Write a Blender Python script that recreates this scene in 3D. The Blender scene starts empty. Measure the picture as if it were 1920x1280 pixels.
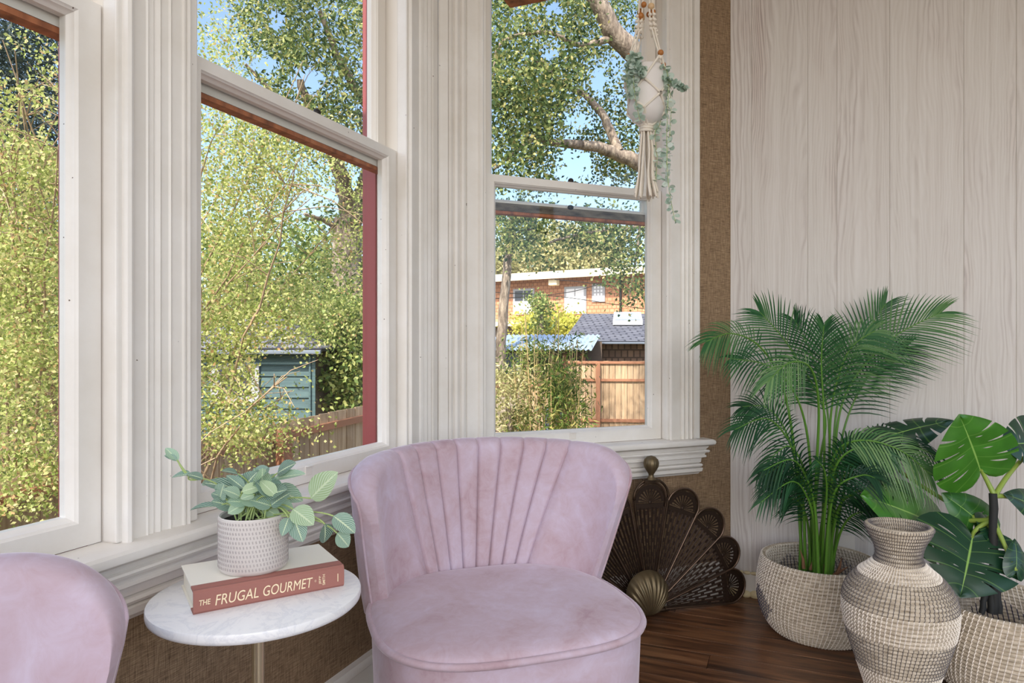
import bpy, math, random
import numpy as np
from mathutils import Vector, Matrix
random.seed(11)
RNG = np.random.default_rng(11)
PI = math.pi
C = bpy.context.scene.collection
SC = bpy.context.scene

# ------------------------------------------------------------------ camera
CAM_H = 1.10
cam_d = bpy.data.cameras.new('camera')
cam = bpy.data.objects.new('camera', cam_d)
C.objects.link(cam)
cam.location = (0, 0, CAM_H)
cam.rotation_euler = (PI / 2, 0, 0)
cam_d.sensor_width = 36.0
cam_d.lens = 24.0
cam_d.shift_y = 4 / 1920
cam_d.clip_start = 0.05
cam_d.clip_end = 500
SC.camera = cam

# ------------------------------------------------------------------ light
SC.view_settings.view_transform = 'Standard'
SC.view_settings.look = 'None'
SC.view_settings.gamma = 1.0
SC.view_settings.use_curve_mapping = False
SC.view_settings.exposure = 0.0

SUN_EL, SUN_AZ = math.radians(48), math.radians(202)   # azimuth from +Y towards +X
w = bpy.data.worlds.new('sky_world')
SC.world = w
w.use_nodes = True
nt = w.node_tree
nt.nodes.clear()
sky = nt.nodes.new('ShaderNodeTexSky')
sky.sky_type = 'NISHITA'
sky.sun_disc = False
sky.sun_elevation = SUN_EL
sky.sun_rotation = SUN_AZ
sky.air_density = 1.0
sky.dust_density = 2.6
sky.ozone_density = 1.2
bg = nt.nodes.new('ShaderNodeBackground')
bg.inputs['Strength'].default_value = 0.36
wo = nt.nodes.new('ShaderNodeOutputWorld')
nt.links.new(sky.outputs[0], bg.inputs[0])
nt.links.new(bg.outputs[0], wo.inputs[0])

sun_d = bpy.data.lights.new('sun', 'SUN')
sun_d.energy = 7.5
sun_d.angle = math.radians(0.6)
sun_d.color = (1.0, 0.93, 0.82)
sun = bpy.data.objects.new('sun', sun_d)
C.objects.link(sun)
sd = Vector((math.sin(SUN_AZ) * math.cos(SUN_EL), math.cos(SUN_AZ) * math.cos(SUN_EL), math.sin(SUN_EL)))
sun.rotation_euler = sd.to_track_quat('Z', 'Y').to_euler()
sun.location = (0, -6, 12)

def area(name, loc, target, sx, sy, power, col):
    d = bpy.data.lights.new(name, 'AREA')
    d.shape = 'RECTANGLE'; d.size = sx; d.size_y = sy
    d.energy = power; d.color = col
    o = bpy.data.objects.new(name, d)
    C.objects.link(o)
    o.location = loc
    o.rotation_euler = (Vector(loc) - Vector(target)).to_track_quat('Z', 'Y').to_euler()
    return o
# added fill behind the camera, standing in for windows that are not built
area('room_fill', (1.0, -2.4, 2.0), (0.3, 2.4, 0.9), 3.6, 1.7, 60, (1.0, 0.975, 0.955))
area('overhead_fill', (0.5, 0.2, 2.9), (0.5, 0.6, 0), 1.6, 1.6, 11, (1.0, 0.95, 0.88))  # soft warm fill added from above, no lamp fixture hangs here

# ------------------------------------------------------------------ frames
F, CX, CY = 1280.0, 960.0, 644.0
A = math.radians(22.5)
S_, C_ = math.sin(A), math.cos(A)
u2, n2 = Vector((S_, C_, 0)), Vector((C_, -S_, 0))
u3, n3 = Vector((C_, S_, 0)), Vector((S_, -C_, 0))
up_, np_ = Vector((C_, -S_, 0)), Vector((-S_, -C_, 0))
P2 = Vector((-0.26801538, 2.4834785, 0))     # corner of the two casing planes
P3 = Vector((0.96074265, 3.01409458, 0))     # corner of wall_center and wall_right
Z = Vector((0, 0, 1))
def frame(o, x, y):
    return Matrix(((x.x, y.x, 0, o.x), (x.y, y.y, 0, o.y), (0, 0, 1, o.z), (0, 0, 0, 1)))
ML = frame(P2, u2, -n2)       # left wall: x = -t, y outwards
MC = frame(P2, u3, -n3)       # window wall in the middle
MP = frame(P3, up_, -np_)     # panelled wall
def at(x, y, d):
    return Vector(((x - CX) / F * d, d, CAM_H + (CY - y) * d / F))

# ------------------------------------------------------------------ mesh helpers
class MB:
    def __init__(s):
        s.v = []; s.f = []; s.uv = None
    def add(s, vs, fs):
        n = len(s.v)
        s.v.extend([tuple(p) for p in vs])
        s.f.extend([tuple(i + n for i in f) for f in fs])
        return s
    def box(s, x0, x1, y0, y1, z0, z1):
        return s.add([(x0,y0,z0),(x1,y0,z0),(x1,y1,z0),(x0,y1,z0),(x0,y0,z1),(x1,y0,z1),(x1,y1,z1),(x0,y1,z1)],
              [(3,2,1,0),(4,5,6,7),(0,1,5,4),(1,2,6,5),(2,3,7,6),(3,0,4,7)])
    def obox(s, c, ax, ay, az):
        c, ax, ay, az = Vector(c), Vector(ax), Vector(ay), Vector(az)
        vs = [c+ax*i+ay*j+az*k for k in (-1,1) for (i,j) in ((-1,-1),(1,-1),(1,1),(-1,1))]
        return s.add(vs, [(3,2,1,0),(4,5,6,7),(0,1,5,4),(1,2,6,5),(2,3,7,6),(3,0,4,7)])
    def prism(s, poly, h0, h1, m=None):
        """polygon in XY extruded in Z"""
        m = m or Matrix.Identity(4)
        n = len(poly)
        vs = [m @ Vector((p[0], p[1], h0)) for p in poly] + [m @ Vector((p[0], p[1], h1)) for p in poly]
        fs = [tuple(range(n-1, -1, -1)), tuple(range(n, 2*n))]
        fs += [(i, (i+1) % n, n+(i+1) % n, n+i) for i in range(n)]
        return s.add(vs, fs)
    def tube(s, path, r, n=8, caps=True):
        P = [Vector(p) for p in path]
        k = len(P)
        R = r if isinstance(r, (list, tuple)) else [r]*k
        T = [(P[min(i+1,k-1)]-P[max(i-1,0)]).normalized() for i in range(k)]
        ref = Vector((0,0,1)) if abs(T[0].z) < .9 else Vector((1,0,0))
        nx = T[0].cross(ref).normalized()
        vs = []; fs = []
        for i in range(k):
            nx = (nx - T[i]*nx.dot(T[i]))
            nx = nx.normalized() if nx.length > 1e-6 else T[i].orthogonal().normalized()
            ny = T[i].cross(nx)
            for j in range(n):
                a = 2*PI*j/n
                vs.append(P[i] + (nx*math.cos(a) + ny*math.sin(a))*R[i])
        for i in range(k-1):
            for j in range(n):
                a, b = i*n+j, i*n+(j+1) % n
                fs.append((a, b, b+n, a+n))
        if caps:
            fs.append(tuple(range(n-1,-1,-1))); fs.append(tuple(range((k-1)*n, k*n)))
        return s.add(vs, fs)
    def lathe(s, prof, n=32, c=(0,0,0), mod=None):
        vs = []; fs = []
        k = len(prof)
        for i,(r,z) in enumerate(prof):
            for j in range(n):
                a = 2*PI*j/n
                rr = r*(mod(a,i/(k-1)) if mod else 1)
                vs.append((c[0]+rr*math.cos(a), c[1]+rr*math.sin(a), c[2]+z))
        for i in range(k-1):
            for j in range(n):
                a, b = i*n+j, i*n+(j+1) % n
                fs.append((a, b, b+n, a+n))
        if prof[0][0] > 1e-5: fs.append(tuple(range(n-1,-1,-1)))
        if prof[-1][0] > 1e-5: fs.append(tuple(range((k-1)*n, k*n)))
        return s.add(vs, fs)
    def ball(s, c, r, n=12, sq=(1,1,1)):
        pr = [(max(1e-6,math.sin(PI*i/n))*1.0, -math.cos(PI*i/n)) for i in range(n+1)]
        vs=[];fs=[]
        m=n*2
        for (a,z) in pr:
            for j in range(m):
                t=2*PI*j/m
                vs.append((c[0]+r*a*math.cos(t)*sq[0], c[1]+r*a*math.sin(t)*sq[1], c[2]+r*z*sq[2]))
        for i in range(n):
            for j in range(m):
                p,q=i*m+j,i*m+(j+1)%m
                fs.append((p,q,q+m,p+m))
        return s.add(vs,fs)
    def grid(s, rows, close_u=False):
        """rows: list of lists of points"""
        h=len(rows); wd=len(rows[0])
        vs=[p for r in rows for p in r]; fs=[]
        for i in range(h-1):
            for j in range(wd if close_u else wd-1):
                a=i*wd+j; b=i*wd+(j+1)%wd
                fs.append((a,b,b+wd,a+wd))
        return s.add(vs,fs)

def link(o, parent=None):
    C.objects.link(o)
    if parent is not None: o.parent = parent
    return o
def obj(name, mb, mat, parent=None, smooth=None, M=None, bevel=0, uvs=None, bseg=2):
    me = bpy.data.meshes.new(name)
    me.from_pydata(mb.v, [], mb.f)
    me.update()
    if M is not None: me.transform(M)
    for m_ in (mat if isinstance(mat,(list,tuple)) else [mat]): me.materials.append(m_)
    if smooth is not None:
        me.polygons.foreach_set('use_smooth', [True]*len(me.polygons))
        me.set_sharp_from_angle(angle=math.radians(smooth))
    if uvs is not None:
        ul = me.uv_layers.new(name='UVMap')
        li = np.zeros(len(me.loops), dtype=np.int32); me.loops.foreach_get('vertex_index', li)
        ul.data.foreach_set('uv', np.asarray(uvs, dtype=np.float32)[li].ravel())
    o = bpy.data.objects.new(name, me)
    link(o, parent)
    if bevel:
        b = o.modifiers.new('bevel', 'BEVEL'); b.width = bevel; b.segments = bseg; b.limit_method = 'ANGLE'
        b.angle_limit = math.radians(40)
    return o
def recalc(o):
    import bmesh
    bm = bmesh.new(); bm.from_mesh(o.data)
    bmesh.ops.recalc_face_normals(bm, faces=bm.faces); bm.to_mesh(o.data); bm.free()
    return o
def tag(o, label=None, cat=None, group=None, kind=None):
    if label: o['label'] = label
    if cat: o['category'] = cat
    if group: o['group'] = group
    if kind: o['kind'] = kind
    return o
def thing(name, label, cat, loc=(0,0,0), rz=0, group=None, kind=None):
    o = bpy.data.objects.new(name, None)
    link(o); o.location = loc; o.rotation_euler = (0,0,rz); o.empty_display_size = .1
    return tag(o, label, cat, group, kind)
def struct(name, mb, mat, parent=None, label=None, **k):
    o = obj(name, mb, mat, parent, **k)
    if parent is None: o['kind'] = 'structure'
    if label: o['label'] = label
    return o
def inst(src, name, parent, loc=(0,0,0), rot=(0,0,0), scale=(1,1,1)):
    o = bpy.data.objects.new(name, src.data)
    for m in src.modifiers:
        n = o.modifiers.new(m.name, m.type)
        if m.type == 'BEVEL':
            n.width = m.width; n.segments = m.segments; n.limit_method = m.limit_method; n.angle_limit = m.angle_limit
    link(o, parent); o.location = loc; o.rotation_euler = rot; o.scale = scale
    return o

# ------------------------------------------------------------------ materials
def lin(r, g, b):
    f = lambda c: (c/255/12.92) if c/255 <= .04045 else ((c/255+.055)/1.055)**2.4
    return (f(r), f(g), f(b), 1)
class NT:
    """small node helper"""
    def __init__(s, name):
        s.m = bpy.data.materials.new(name); s.m.use_nodes = True
        s.t = s.m.node_tree; s.t.nodes.clear()
        s.out = s.n('ShaderNodeOutputMaterial')
    def n(s, ty, **k):
        nd = s.t.nodes.new(ty)
        for a, b in k.items():
            if hasattr(nd, a): setattr(nd, a, b)
        return nd
    def l(s, a, b): s.t.links.new(a, b)
    def coord(s, kind='Object', scale=(1,1,1), rnd=0, rot=(0,0,0)):
        tc = s.n('ShaderNodeTexCoord'); mp = s.n('ShaderNodeMapping')
        mp.inputs['Scale'].default_value = scale
        mp.inputs['Rotation'].default_value = rot
        src = tc.outputs[kind]
        if rnd:
            oi = s.n('ShaderNodeObjectInfo'); mu = s.n('ShaderNodeMath', operation='MULTIPLY'); mu.inputs[1].default_value = rnd
            s.l(oi.outputs['Random'], mu.inputs[0])
            ad = s.n('ShaderNodeVectorMath', operation='ADD'); s.l(src, ad.inputs[0]); s.l(mu.outputs[0], ad.inputs[1]); src = ad.outputs[0]
        s.l(src, mp.inputs['Vector'])
        return mp.outputs[0]
    def noise(s, vec, scale, detail=4, rough=.5, dist=0):
        nd = s.n('ShaderNodeTexNoise'); nd.inputs['Scale'].default_value = scale; nd.inputs['Detail'].default_value = detail
        nd.inputs['Roughness'].default_value = rough; nd.inputs['Distortion'].default_value = dist
        if vec is not None: s.l(vec, nd.inputs['Vector'])
        return nd.outputs['Fac']
    def wave(s, vec, scale, dist=0, det=2, dscale=1, direc='X', ty='BANDS'):
        nd = s.n('ShaderNodeTexWave', wave_type=ty)
        if ty == 'BANDS': nd.bands_direction = direc
        nd.inputs['Scale'].default_value = scale; nd.inputs['Distortion'].default_value = dist
        nd.inputs['Detail'].default_value = det; nd.inputs['Detail Scale'].default_value = dscale
        s.l(vec, nd.inputs['Vector'])
        return nd.outputs['Fac']
    def ramp(s, fac, stops):
        nd = s.n('ShaderNodeValToRGB'); e = nd.color_ramp.elements
        e[0].position, e[0].color = stops[0]; e[1].position, e[1].color = stops[-1]
        for p, c in stops[1:-1]:
            q = e.new(p); q.color = c
        s.l(fac, nd.inputs[0]); return nd.outputs[0]
    def mix(s, fac, a, b, mode='MIX'):
        nd = s.n('ShaderNodeMix', data_type='RGBA', blend_type=mode)
        if isinstance(fac, float): nd.inputs[0].default_value = fac
        else: s.l(fac, nd.inputs[0])
        for i, v in ((6, a), (7, b)):
            if isinstance(v, tuple): nd.inputs[i].default_value = v
            else: s.l(v, nd.inputs[i])
        return nd.outputs[2]
    def math(s, op, a, b=None):
        nd = s.n('ShaderNodeMath', operation=op)
        for i, v in enumerate((a, b)):
            if v is None: continue
            if isinstance(v, (int, float)): nd.inputs[i].default_value = v
            else: s.l(v, nd.inputs[i])
        return nd.outputs[0]
    def bump(s, h, strength=.3, dist=.01):
        nd = s.n('ShaderNodeBump'); nd.inputs['Strength'].default_value = strength; nd.inputs['Distance'].default_value = dist
        s.l(h, nd.inputs['Height']); return nd.outputs[0]
    def pbsdf(s, col, rough=.5, normal=None, **k):
        p = s.n('ShaderNodeBsdfPrincipled')
        if isinstance(col, tuple): p.inputs['Base Color'].default_value = col
        else: s.l(col, p.inputs['Base Color'])
        if isinstance(rough, (int, float)): p.inputs['Roughness'].default_value = rough
        else: s.l(rough, p.inputs['Roughness'])
        if normal is not None: s.l(normal, p.inputs['Normal'])
        for a, b in k.items():
            p.inputs[a.replace('_', ' ')].default_value = b
        return p
    def done(s, sh):
        s.l(sh.outputs[0] if hasattr(sh, 'outputs') else sh, s.out.inputs[0]); return s.m
def plain(name, col, rough=.5, **k):
    t = NT(name); return t.done(t.pbsdf(col, rough, **k))

MAT = {}
# old brush-painted woodwork
t = NT('white_paint'); v = t.coord('Object')
n1 = t.noise(v, 6, 5, .6); n2_ = t.noise(v, 90, 3, .6)
chips = t.ramp(t.noise(v, 55, 2, .5), [(0, (1,1,1,1)), (.215, (1,1,1,1)), (.225, (0,0,0,1)), (1, (0,0,0,1))])
col = t.ramp(n1, [(.3, lin(224,218,210)), (.7, lin(235,231,226))])
col = t.mix(chips, col, lin(96,78,62))
MAT['paint'] = t.done(t.pbsdf(col, .38, t.bump(n2_, .12, .002)))
MAT['paint_plain'] = plain('white_paint_smooth', lin(228,221,212), .4)
# burlap wallpaper
t = NT('burlap'); 
va = t.coord('Object', (560, 560, 26)); vb = t.coord('Object', (34, 34, 560)); vc = t.coord('Object', (3,3,3))
a = t.noise(va, 1, 3, .6); b = t.noise(vb, 1, 3, .6); c = t.noise(vc, 1, 3)
h = t.math('ADD', t.math('MULTIPLY', a, .5), t.math('MULTIPLY', b, .5))
col = t.ramp(h, [(.34, lin(82,64,46)), (.5, lin(146,120,92)), (.66, lin(188,162,130))])
col = t.mix(t.math('MULTIPLY', c, .3), col, lin(108,80,58))
MAT['burlap'] = t.done(t.pbsdf(col, .9, t.bump(h, .6, .003)))
# white-washed plank panelling
t = NT('whitewashed_plank')
v1 = t.coord('Object', (1,1,.16), rnd=37); v2 = t.coord('Object', (60,60,1.1), rnd=37)
d1 = t.noise(v1, 5, 4, .6)
warp = t.n('ShaderNodeVectorMath', operation='ADD'); sc_ = t.n('ShaderNodeVectorMath', operation='SCALE'); sc_.inputs['Scale'].default_value = .22
nc = t.n('ShaderNodeTexNoise'); nc.inputs['Scale'].default_value = 4.5; nc.inputs['Detail'].default_value = 3
t.l(v1, nc.inputs['Vector']); t.l(nc.outputs['Color'], sc_.inputs[0]); t.l(v1, warp.inputs[0]); t.l(sc_.outputs[0], warp.inputs[1])
rings = t.wave(warp.outputs[0], 26, 5, 3, 1.5, 'X')
fine = t.noise(v2, 1, 4, .65)
knot = t.ramp(t.noise(t.coord('Object', (6,6,1.5), rnd=37), 1, 2, .4), [(0,(0,0,0,1)),(.6,(0,0,0,1)),(.74,(1,1,1,1)),(1,(1,1,1,1))])
g = t.math('ADD', t.math('MULTIPLY', rings, .14), t.math('MULTIPLY', fine, .86))
col = t.ramp(g, [(.25, lin(190,182,176)), (.42, lin(207,201,195)), (.58, lin(213,208,203)), (.8, lin(222,218,214))])
large = t.noise(t.coord('Object', (7,7,.9), rnd=37), 1, 3, .5)
cath = t.ramp(large, [(0,(0,0,0,1)),(.48,(0,0,0,1)),(.62,(1,1,1,1)),(1,(1,1,1,1))])
grain = t.ramp(t.wave(warp.outputs[0], 15, 9, 3, 1.2, 'X'), [(0, lin(170,158,152)), (.35, lin(204,196,191)), (1, lin(218,213,209))])
col = t.mix(t.math('MULTIPLY', cath, .55), col, grain)
col = t.mix(t.math('MULTIPLY', t.noise(t.coord('Object', (3,3,1.2), rnd=11), 1, 3, .5), .22), col, lin(206,188,186))
kc = t.ramp(rings, [(.1, lin(150,132,126)), (.6, lin(206,192,186))])
col = t.mix(t.math('MULTIPLY', knot, .6), col, kc)
MAT['plank'] = t.done(t.pbsdf(col, .55, t.bump(g, .22, .003)))
# floor boards
t = NT('walnut_floor')
v1 = t.coord('Object', (2.0,22,1), rnd=23); v2 = t.coord('Object', (9,240,1), rnd=23)
a = t.noise(v1, 1.2, 5, .6, .6); b = t.noise(v2, 1, 3, .6)
g = t.math('ADD', t.math('MULTIPLY', a, .75), t.math('MULTIPLY', b, .25))
col = t.ramp(g, [(.34, lin(50,32,21)), (.47, lin(94,62,41)), (.56, lin(124,84,56)), (.7, lin(156,114,80))])
MAT['floor'] = t.done(t.pbsdf(col, .33, t.bump(g, .12, .003)))
# velvet
t = NT('mauve_velvet'); v = t.coord('Object', rnd=5)
a = t.noise(v, 4.5, 5, .6, .8); b = t.noise(v, 22, 4, .7, 1.2)
g = t.math('ADD', t.math('MULTIPLY', a, .7), t.math('MULTIPLY', b, .3))
col = t.ramp(g, [(.3, lin(160,127,134)), (.44, lin(184,160,168)), (.56, lin(193,174,187)), (.70, lin(203,191,208))])
p = t.pbsdf(col, .75, t.bump(t.noise(v, 900, 2), .1, .0008), Sheen_Weight=.55, Sheen_Roughness=.35, Sheen_Tint=(1.0,.93,1.0,1))
p.inputs['Specular IOR Level'].default_value = .2
MAT['velvet'] = t.done(p)
MAT['seam'] = plain('velvet_seam', lin(150,116,132), .8)
# marble
t = NT('white_marble'); v = t.coord('Object')
a = t.noise(v, 7, 8, .7, 2.2)
col = t.ramp(a, [(.3, lin(236,236,238)), (.46, lin(243,243,244)), (.5, lin(229,230,234)), (.54, lin(243,243,244)), (.8, lin(246,246,247))])
MAT['marble'] = t.done(t.pbsdf(col, .28))
MAT['brass'] = plain('brushed_brass', lin(226,212,178), .28, Metallic=.85)
MAT['cover'] = plain('cream_board', lin(240,235,222), .6)
MAT['spine'] = plain('terracotta_cloth', lin(158,104,94), .7)
MAT['page'] = plain('paper_edges', lin(238,232,215), .8)
MAT['gilt'] = plain('gilt_lettering', lin(246,226,190), .45)
MAT['ceramic'] = plain('speckled_ceramic', lin(212,205,200), .55)
MAT['ceramic_dark'] = plain('ceramic_dash', lin(176,168,166), .7)
MAT['pot_white'] = plain('white_pot', lin(228,222,219), .5)
MAT['soil'] = plain('dark_soil', lin(34,27,22), .95)
MAT['cotton'] = plain('cotton_cord', lin(232,222,208), .9)
MAT['bead_light'] = plain('pale_wood_bead', lin(214,180,138), .5)
MAT['bead_dark'] = plain('amber_wood_bead', lin(176,112,52), .45)
# bronze of the fan screen
t = NT('aged_bronze'); v = t.coord('Object')
col = t.ramp(t.noise(v, 30, 4), [(.3, lin(52,40,32)), (.7, lin(88,70,54))])
MAT['bronze'] = t.done(t.pbsdf(col, .42, Metallic=.75))
MAT['bronze_dark'] = plain('bronze_fretwork', lin(58,43,34), .5, Metallic=.6)
MAT['bronze_shell'] = plain('bronze_shell', lin(112,98,74), .45, Metallic=.7)
MAT['bronze_rail'] = plain('bronze_rail', lin(112,92,78), .35, Metallic=.85)
# seagrass
t = NT('seagrass'); v = t.coord('Object', (30,30,160))
col = t.ramp(t.noise(v, 1, 4, .6), [(.3, lin(150,136,116)), (.5, lin(188,174,154)), (.72, lin(216,204,186))])
MAT['seagrass'] = t.done(t.pbsdf(col, .8))
MAT['stitch'] = plain('pale_stitch', lin(238,228,216), .7)
MAT['stitch_dark'] = plain('navy_stitch', lin(62,60,84), .7)
MAT['stitch_grey'] = plain('grey_stitch', lin(104,98,98), .7)
MAT['iron'] = plain('dark_iron', lin(48,44,42), .5, Metallic=.6)
MAT['gold_trim'] = plain('ivory_gilt_moulding', lin(222,206,164), .3)
MAT['red_paint'] = plain('oxblood_paint', lin(140,62,62), .5)
t = NT('bare_redwood'); v = t.coord('Object', (30,30,4))
col = t.ramp(t.noise(v, 1, 4), [(.3, lin(120,66,40)), (.6, lin(186,112,72)), (.8, lin(200,136,98))])
MAT['redwood'] = t.done(t.pbsdf(col, .7))
t = NT('grimy_sash'); v = t.coord('Object', (12,12,40))
col = t.ramp(t.noise(v, 1, 4), [(.3, lin(60,50,42)), (.6, lin(122,110,96)), (.8, lin(150,138,122))])
MAT['grimy'] = t.done(t.pbsdf(col, .7))
# window glass: clear with a weak mirror
t = NT('window_glass')
tr = t.n('ShaderNodeBsdfTransparent'); tr.inputs[0].default_value = (.97,.985,.985,1)
gl = t.n('ShaderNodeBsdfGlossy'); gl.inputs['Roughness'].default_value = .01
lw = t.n('ShaderNodeLayerWeight'); lw.inputs['Blend'].default_value = .5
fr = t.math('ADD', t.math('MULTIPLY', t.math('POWER', lw.outputs['Facing'], 5.), .35), .02)
mx = t.n('ShaderNodeMixShader'); t.l(fr, mx.inputs[0]); t.l(tr.outputs[0], mx.inputs[1]); t.l(gl.outputs[0], mx.inputs[2])
MAT['glass'] = t.done(mx)
def leafmat(name, stops, trans=.35, rough=.5, attr='tone'):
    t = NT(name); at_ = t.n('ShaderNodeAttribute'); at_.attribute_name = attr
    col = t.ramp(at_.outputs['Fac'], stops)
    p = t.pbsdf(col, rough); p.inputs['Specular IOR Level'].default_value = .3
    tl = t.n('ShaderNodeBsdfTranslucent'); t.l(col, tl.inputs[0])
    mx = t.n('ShaderNodeMixShader'); mx.inputs[0].default_value = trans
    t.l(p.outputs[0], mx.inputs[1]); t.l(tl.outputs[0], mx.inputs[2])
    return t.done(mx)
MAT['leaf_shrub'] = leafmat('shrub_leaves', [(0, lin(128,146,66)), (.5, lin(186,194,112)), (.85, lin(222,220,156)), (1, lin(212,168,120))], .45)
MAT['leaf_oak'] = leafmat('oak_leaves', [(0, lin(48,72,42)), (.45, lin(98,120,68)), (.85, lin(172,178,108)), (1, lin(212,196,130))], .38)
MAT['leaf_mid'] = leafmat('hedge_leaves', [(0, lin(82,108,56)), (.5, lin(136,154,84)), (1, lin(200,200,124))], .42)
MAT['leaf_pale'] = leafmat('pale_leaves', [(0, lin(140,142,92)), (.5, lin(186,180,124)), (1, lin(222,210,160))])
MAT['leaf_yellow'] = leafmat('yellow_leaves', [(0, lin(170,172,60)), (1, lin(228,220,110))])
MAT['leaf_dark'] = leafmat('conifer_needles', [(0, lin(30,44,46)), (.6, lin(52,68,62)), (1, lin(86,98,80))])
MAT['leaf_bamboo'] = leafmat('bamboo_leaves', [(0, lin(58,92,36)), (.6, lin(120,140,66)), (1, lin(196,182,112))])
MAT['leaf_euca'] = leafmat('eucalyptus_leaves', [(0, lin(160,184,168)), (.5, lin(196,214,200)), (1, lin(224,234,226))], .3, .6)
t = NT('bark'); v = t.coord('Object', (8,8,2))
col = t.ramp(t.noise(v, 2, 6, .7), [(.3, lin(70,58,50)), (.5, lin(140,124,110)), (.7, lin(196,180,160))])
MAT['bark'] = t.done(t.pbsdf(col, .9, t.bump(t.noise(v, 5, 4), .5, .03)))
MAT['twig'] = plain('twig_bark', lin(168,144,116), .8)
MAT['leaf_cane'] = plain('straw_cane', lin(186,160,112), .6)
t = NT('cedar_board'); v = t.coord('Object', (40,40,2.5), rnd=19)
col = t.ramp(t.noise(v, 1, 5, .65), [(.3, lin(160,130,100)), (.5, lin(196,166,132)), (.7, lin(216,190,158))])
oi = t.n('ShaderNodeObjectInfo')
col = t.mix(t.math('MULTIPLY', oi.outputs['Random'], .38), col, lin(134,108,84))
MAT['cedar'] = t.done(t.pbsdf(col, .8))
MAT['cedar_red'] = plain('red_cedar_rail', lin(164,114,86), .8)
t = NT('teal_siding'); v = t.coord('Object', (3,3,40), rnd=9)
MAT['teal'] = t.done(t.pbsdf(t.ramp(t.noise(v, 1, 3), [(.3, lin(58,80,84)), (.7, lin(84,108,110))]), .7))
t = NT('roof_shingles'); v = t.coord('Object', (1,1,1))
br = t.n('ShaderNodeTexBrick'); t.l(t.coord('UV', (1,1,1)), br.inputs['Vector'])
br.inputs['Color1'].default_value = lin(120,120,128); br.inputs['Color2'].default_value = lin(92,92,102); br.inputs['Mortar'].default_value = lin(58,58,66)
br.inputs['Scale'].default_value = 1; br.inputs['Mortar Size'].default_value = .03; br.inputs['Brick Width'].default_value = .35; br.inputs['Row Height'].default_value = .16
MAT['shingle'] = t.done(t.pbsdf(br.outputs['Color'], .85))
t = NT('cedar_shingle_wall')
br = t.n('ShaderNodeTexBrick'); t.l(t.coord('UV', (1,1,1)), br.inputs['Vector'])
br.inputs['Color1'].default_value = lin(206,152,118); br.inputs['Color2'].default_value = lin(190,134,100); br.inputs['Mortar'].default_value = lin(160,106,78)
br.inputs['Scale'].default_value = 1; br.inputs['Mortar Size'].default_value = .02; br.inputs['Brick Width'].default_value = .22; br.inputs['Row Height'].default_value = .17
MAT['shingle_wall'] = t.done(t.pbsdf(br.outputs['Color'], .85))
t = NT('dark_shingle_wall')
br = t.n('ShaderNodeTexBrick'); t.l(t.coord('UV', (1,1,1)), br.inputs['Vector'])
br.inputs['Color1'].default_value = lin(138,110,90); br.inputs['Color2'].default_value = lin(114,90,76); br.inputs['Mortar'].default_value = lin(84,66,56)
br.inputs['Scale'].default_value = 1; br.inputs['Mortar Size'].default_value = .02; br.inputs['Brick Width'].default_value = .16; br.inputs['Row Height'].default_value = .2
MAT['dark_shingle'] = t.done(t.pbsdf(br.outputs['Color'], .85))
MAT['galvanised'] = plain('galvanised_sheet', lin(176,190,206), .45, Metallic=.3)
MAT['galv_dark'] = plain('weathered_sheet', lin(116,124,136), .6, Metallic=.2)
MAT['fascia'] = plain('pale_fascia', lin(236,222,190), .7)
MAT['win_white'] = plain('white_blind', lin(240,240,244), .6)
MAT['win_frame'] = plain('grey_window_frame', lin(172,172,178), .6)
MAT['win_dark'] = plain('dark_pane', lin(60,64,76), .2)
MAT['stone'] = plain('weathered_block_wall', lin(168,154,136), .9)
t = NT('garden_earth'); v = t.coord('Object')
MAT['earth'] = t.done(t.pbsdf(t.ramp(t.noise(v, 2, 6), [(.3, lin(92,80,58)), (.7, lin(150,134,100))]), .95))
MAT['dark_wood'] = plain('dark_weathered_boards', lin(96,82,72), .85)
MAT['plaster'] = plain('white_plaster', lin(238,234,226), .8)
# ================================================================== THE ROOM
WALL = 0.02           # wall face lies this far behind the casing face (frame y)
WT = 0.17             # outer face of the walls
HEAD = 2.80           # window heads
CEIL = 3.10
W2X = (-1.074, -0.204); W1X = (-2.14, -1.269); W3X = (0.19, 1.0)
ZL, ZC = 0.714, 0.694    # sill heights left / middle

# --- floor with boards laid along the panelled wall
room = [ML @ Vector((-5.2, .1, 0)), ML @ Vector((-.03, .1, 0)), MC @ Vector((.03, .1, 0)), MC @ Vector((1.40, .1, 0)), MP @ Vector((4.0, .1, 0)), Vector((4.6, -3.2, 0)), Vector((-2.3, -3.2, 0))]
room = [(p.x, p.y) for p in room]
fl = recalc(struct('floor', MB().prism(room, -.12, -.021), MAT['soil']))
MF = frame(P3, up_, -np_)
bw = 0.112
k = 0
for i in range(1, 34):
    y1 = -(i-1)*bw + .02; y0 = y1 - bw + .0016
    x = -3.2 + (0.37*i) % 1.3
    while x < 2.4:
        x1 = min(x + 1.9, 2.4)
        # keep what the camera could see and a little more
        c = MF @ Vector(((x+x1)/2, (y0+y1)/2, 0))
        b_ = obj('floor_board', MB().box(0, x1-x-.0015, 0, y1-y0, -.021, 0), MAT['floor'], fl, bevel=.0012, bseg=1)
        b_.matrix_local = MF @ Matrix.Translation((x, y0, 0))
        x = x1
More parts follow.
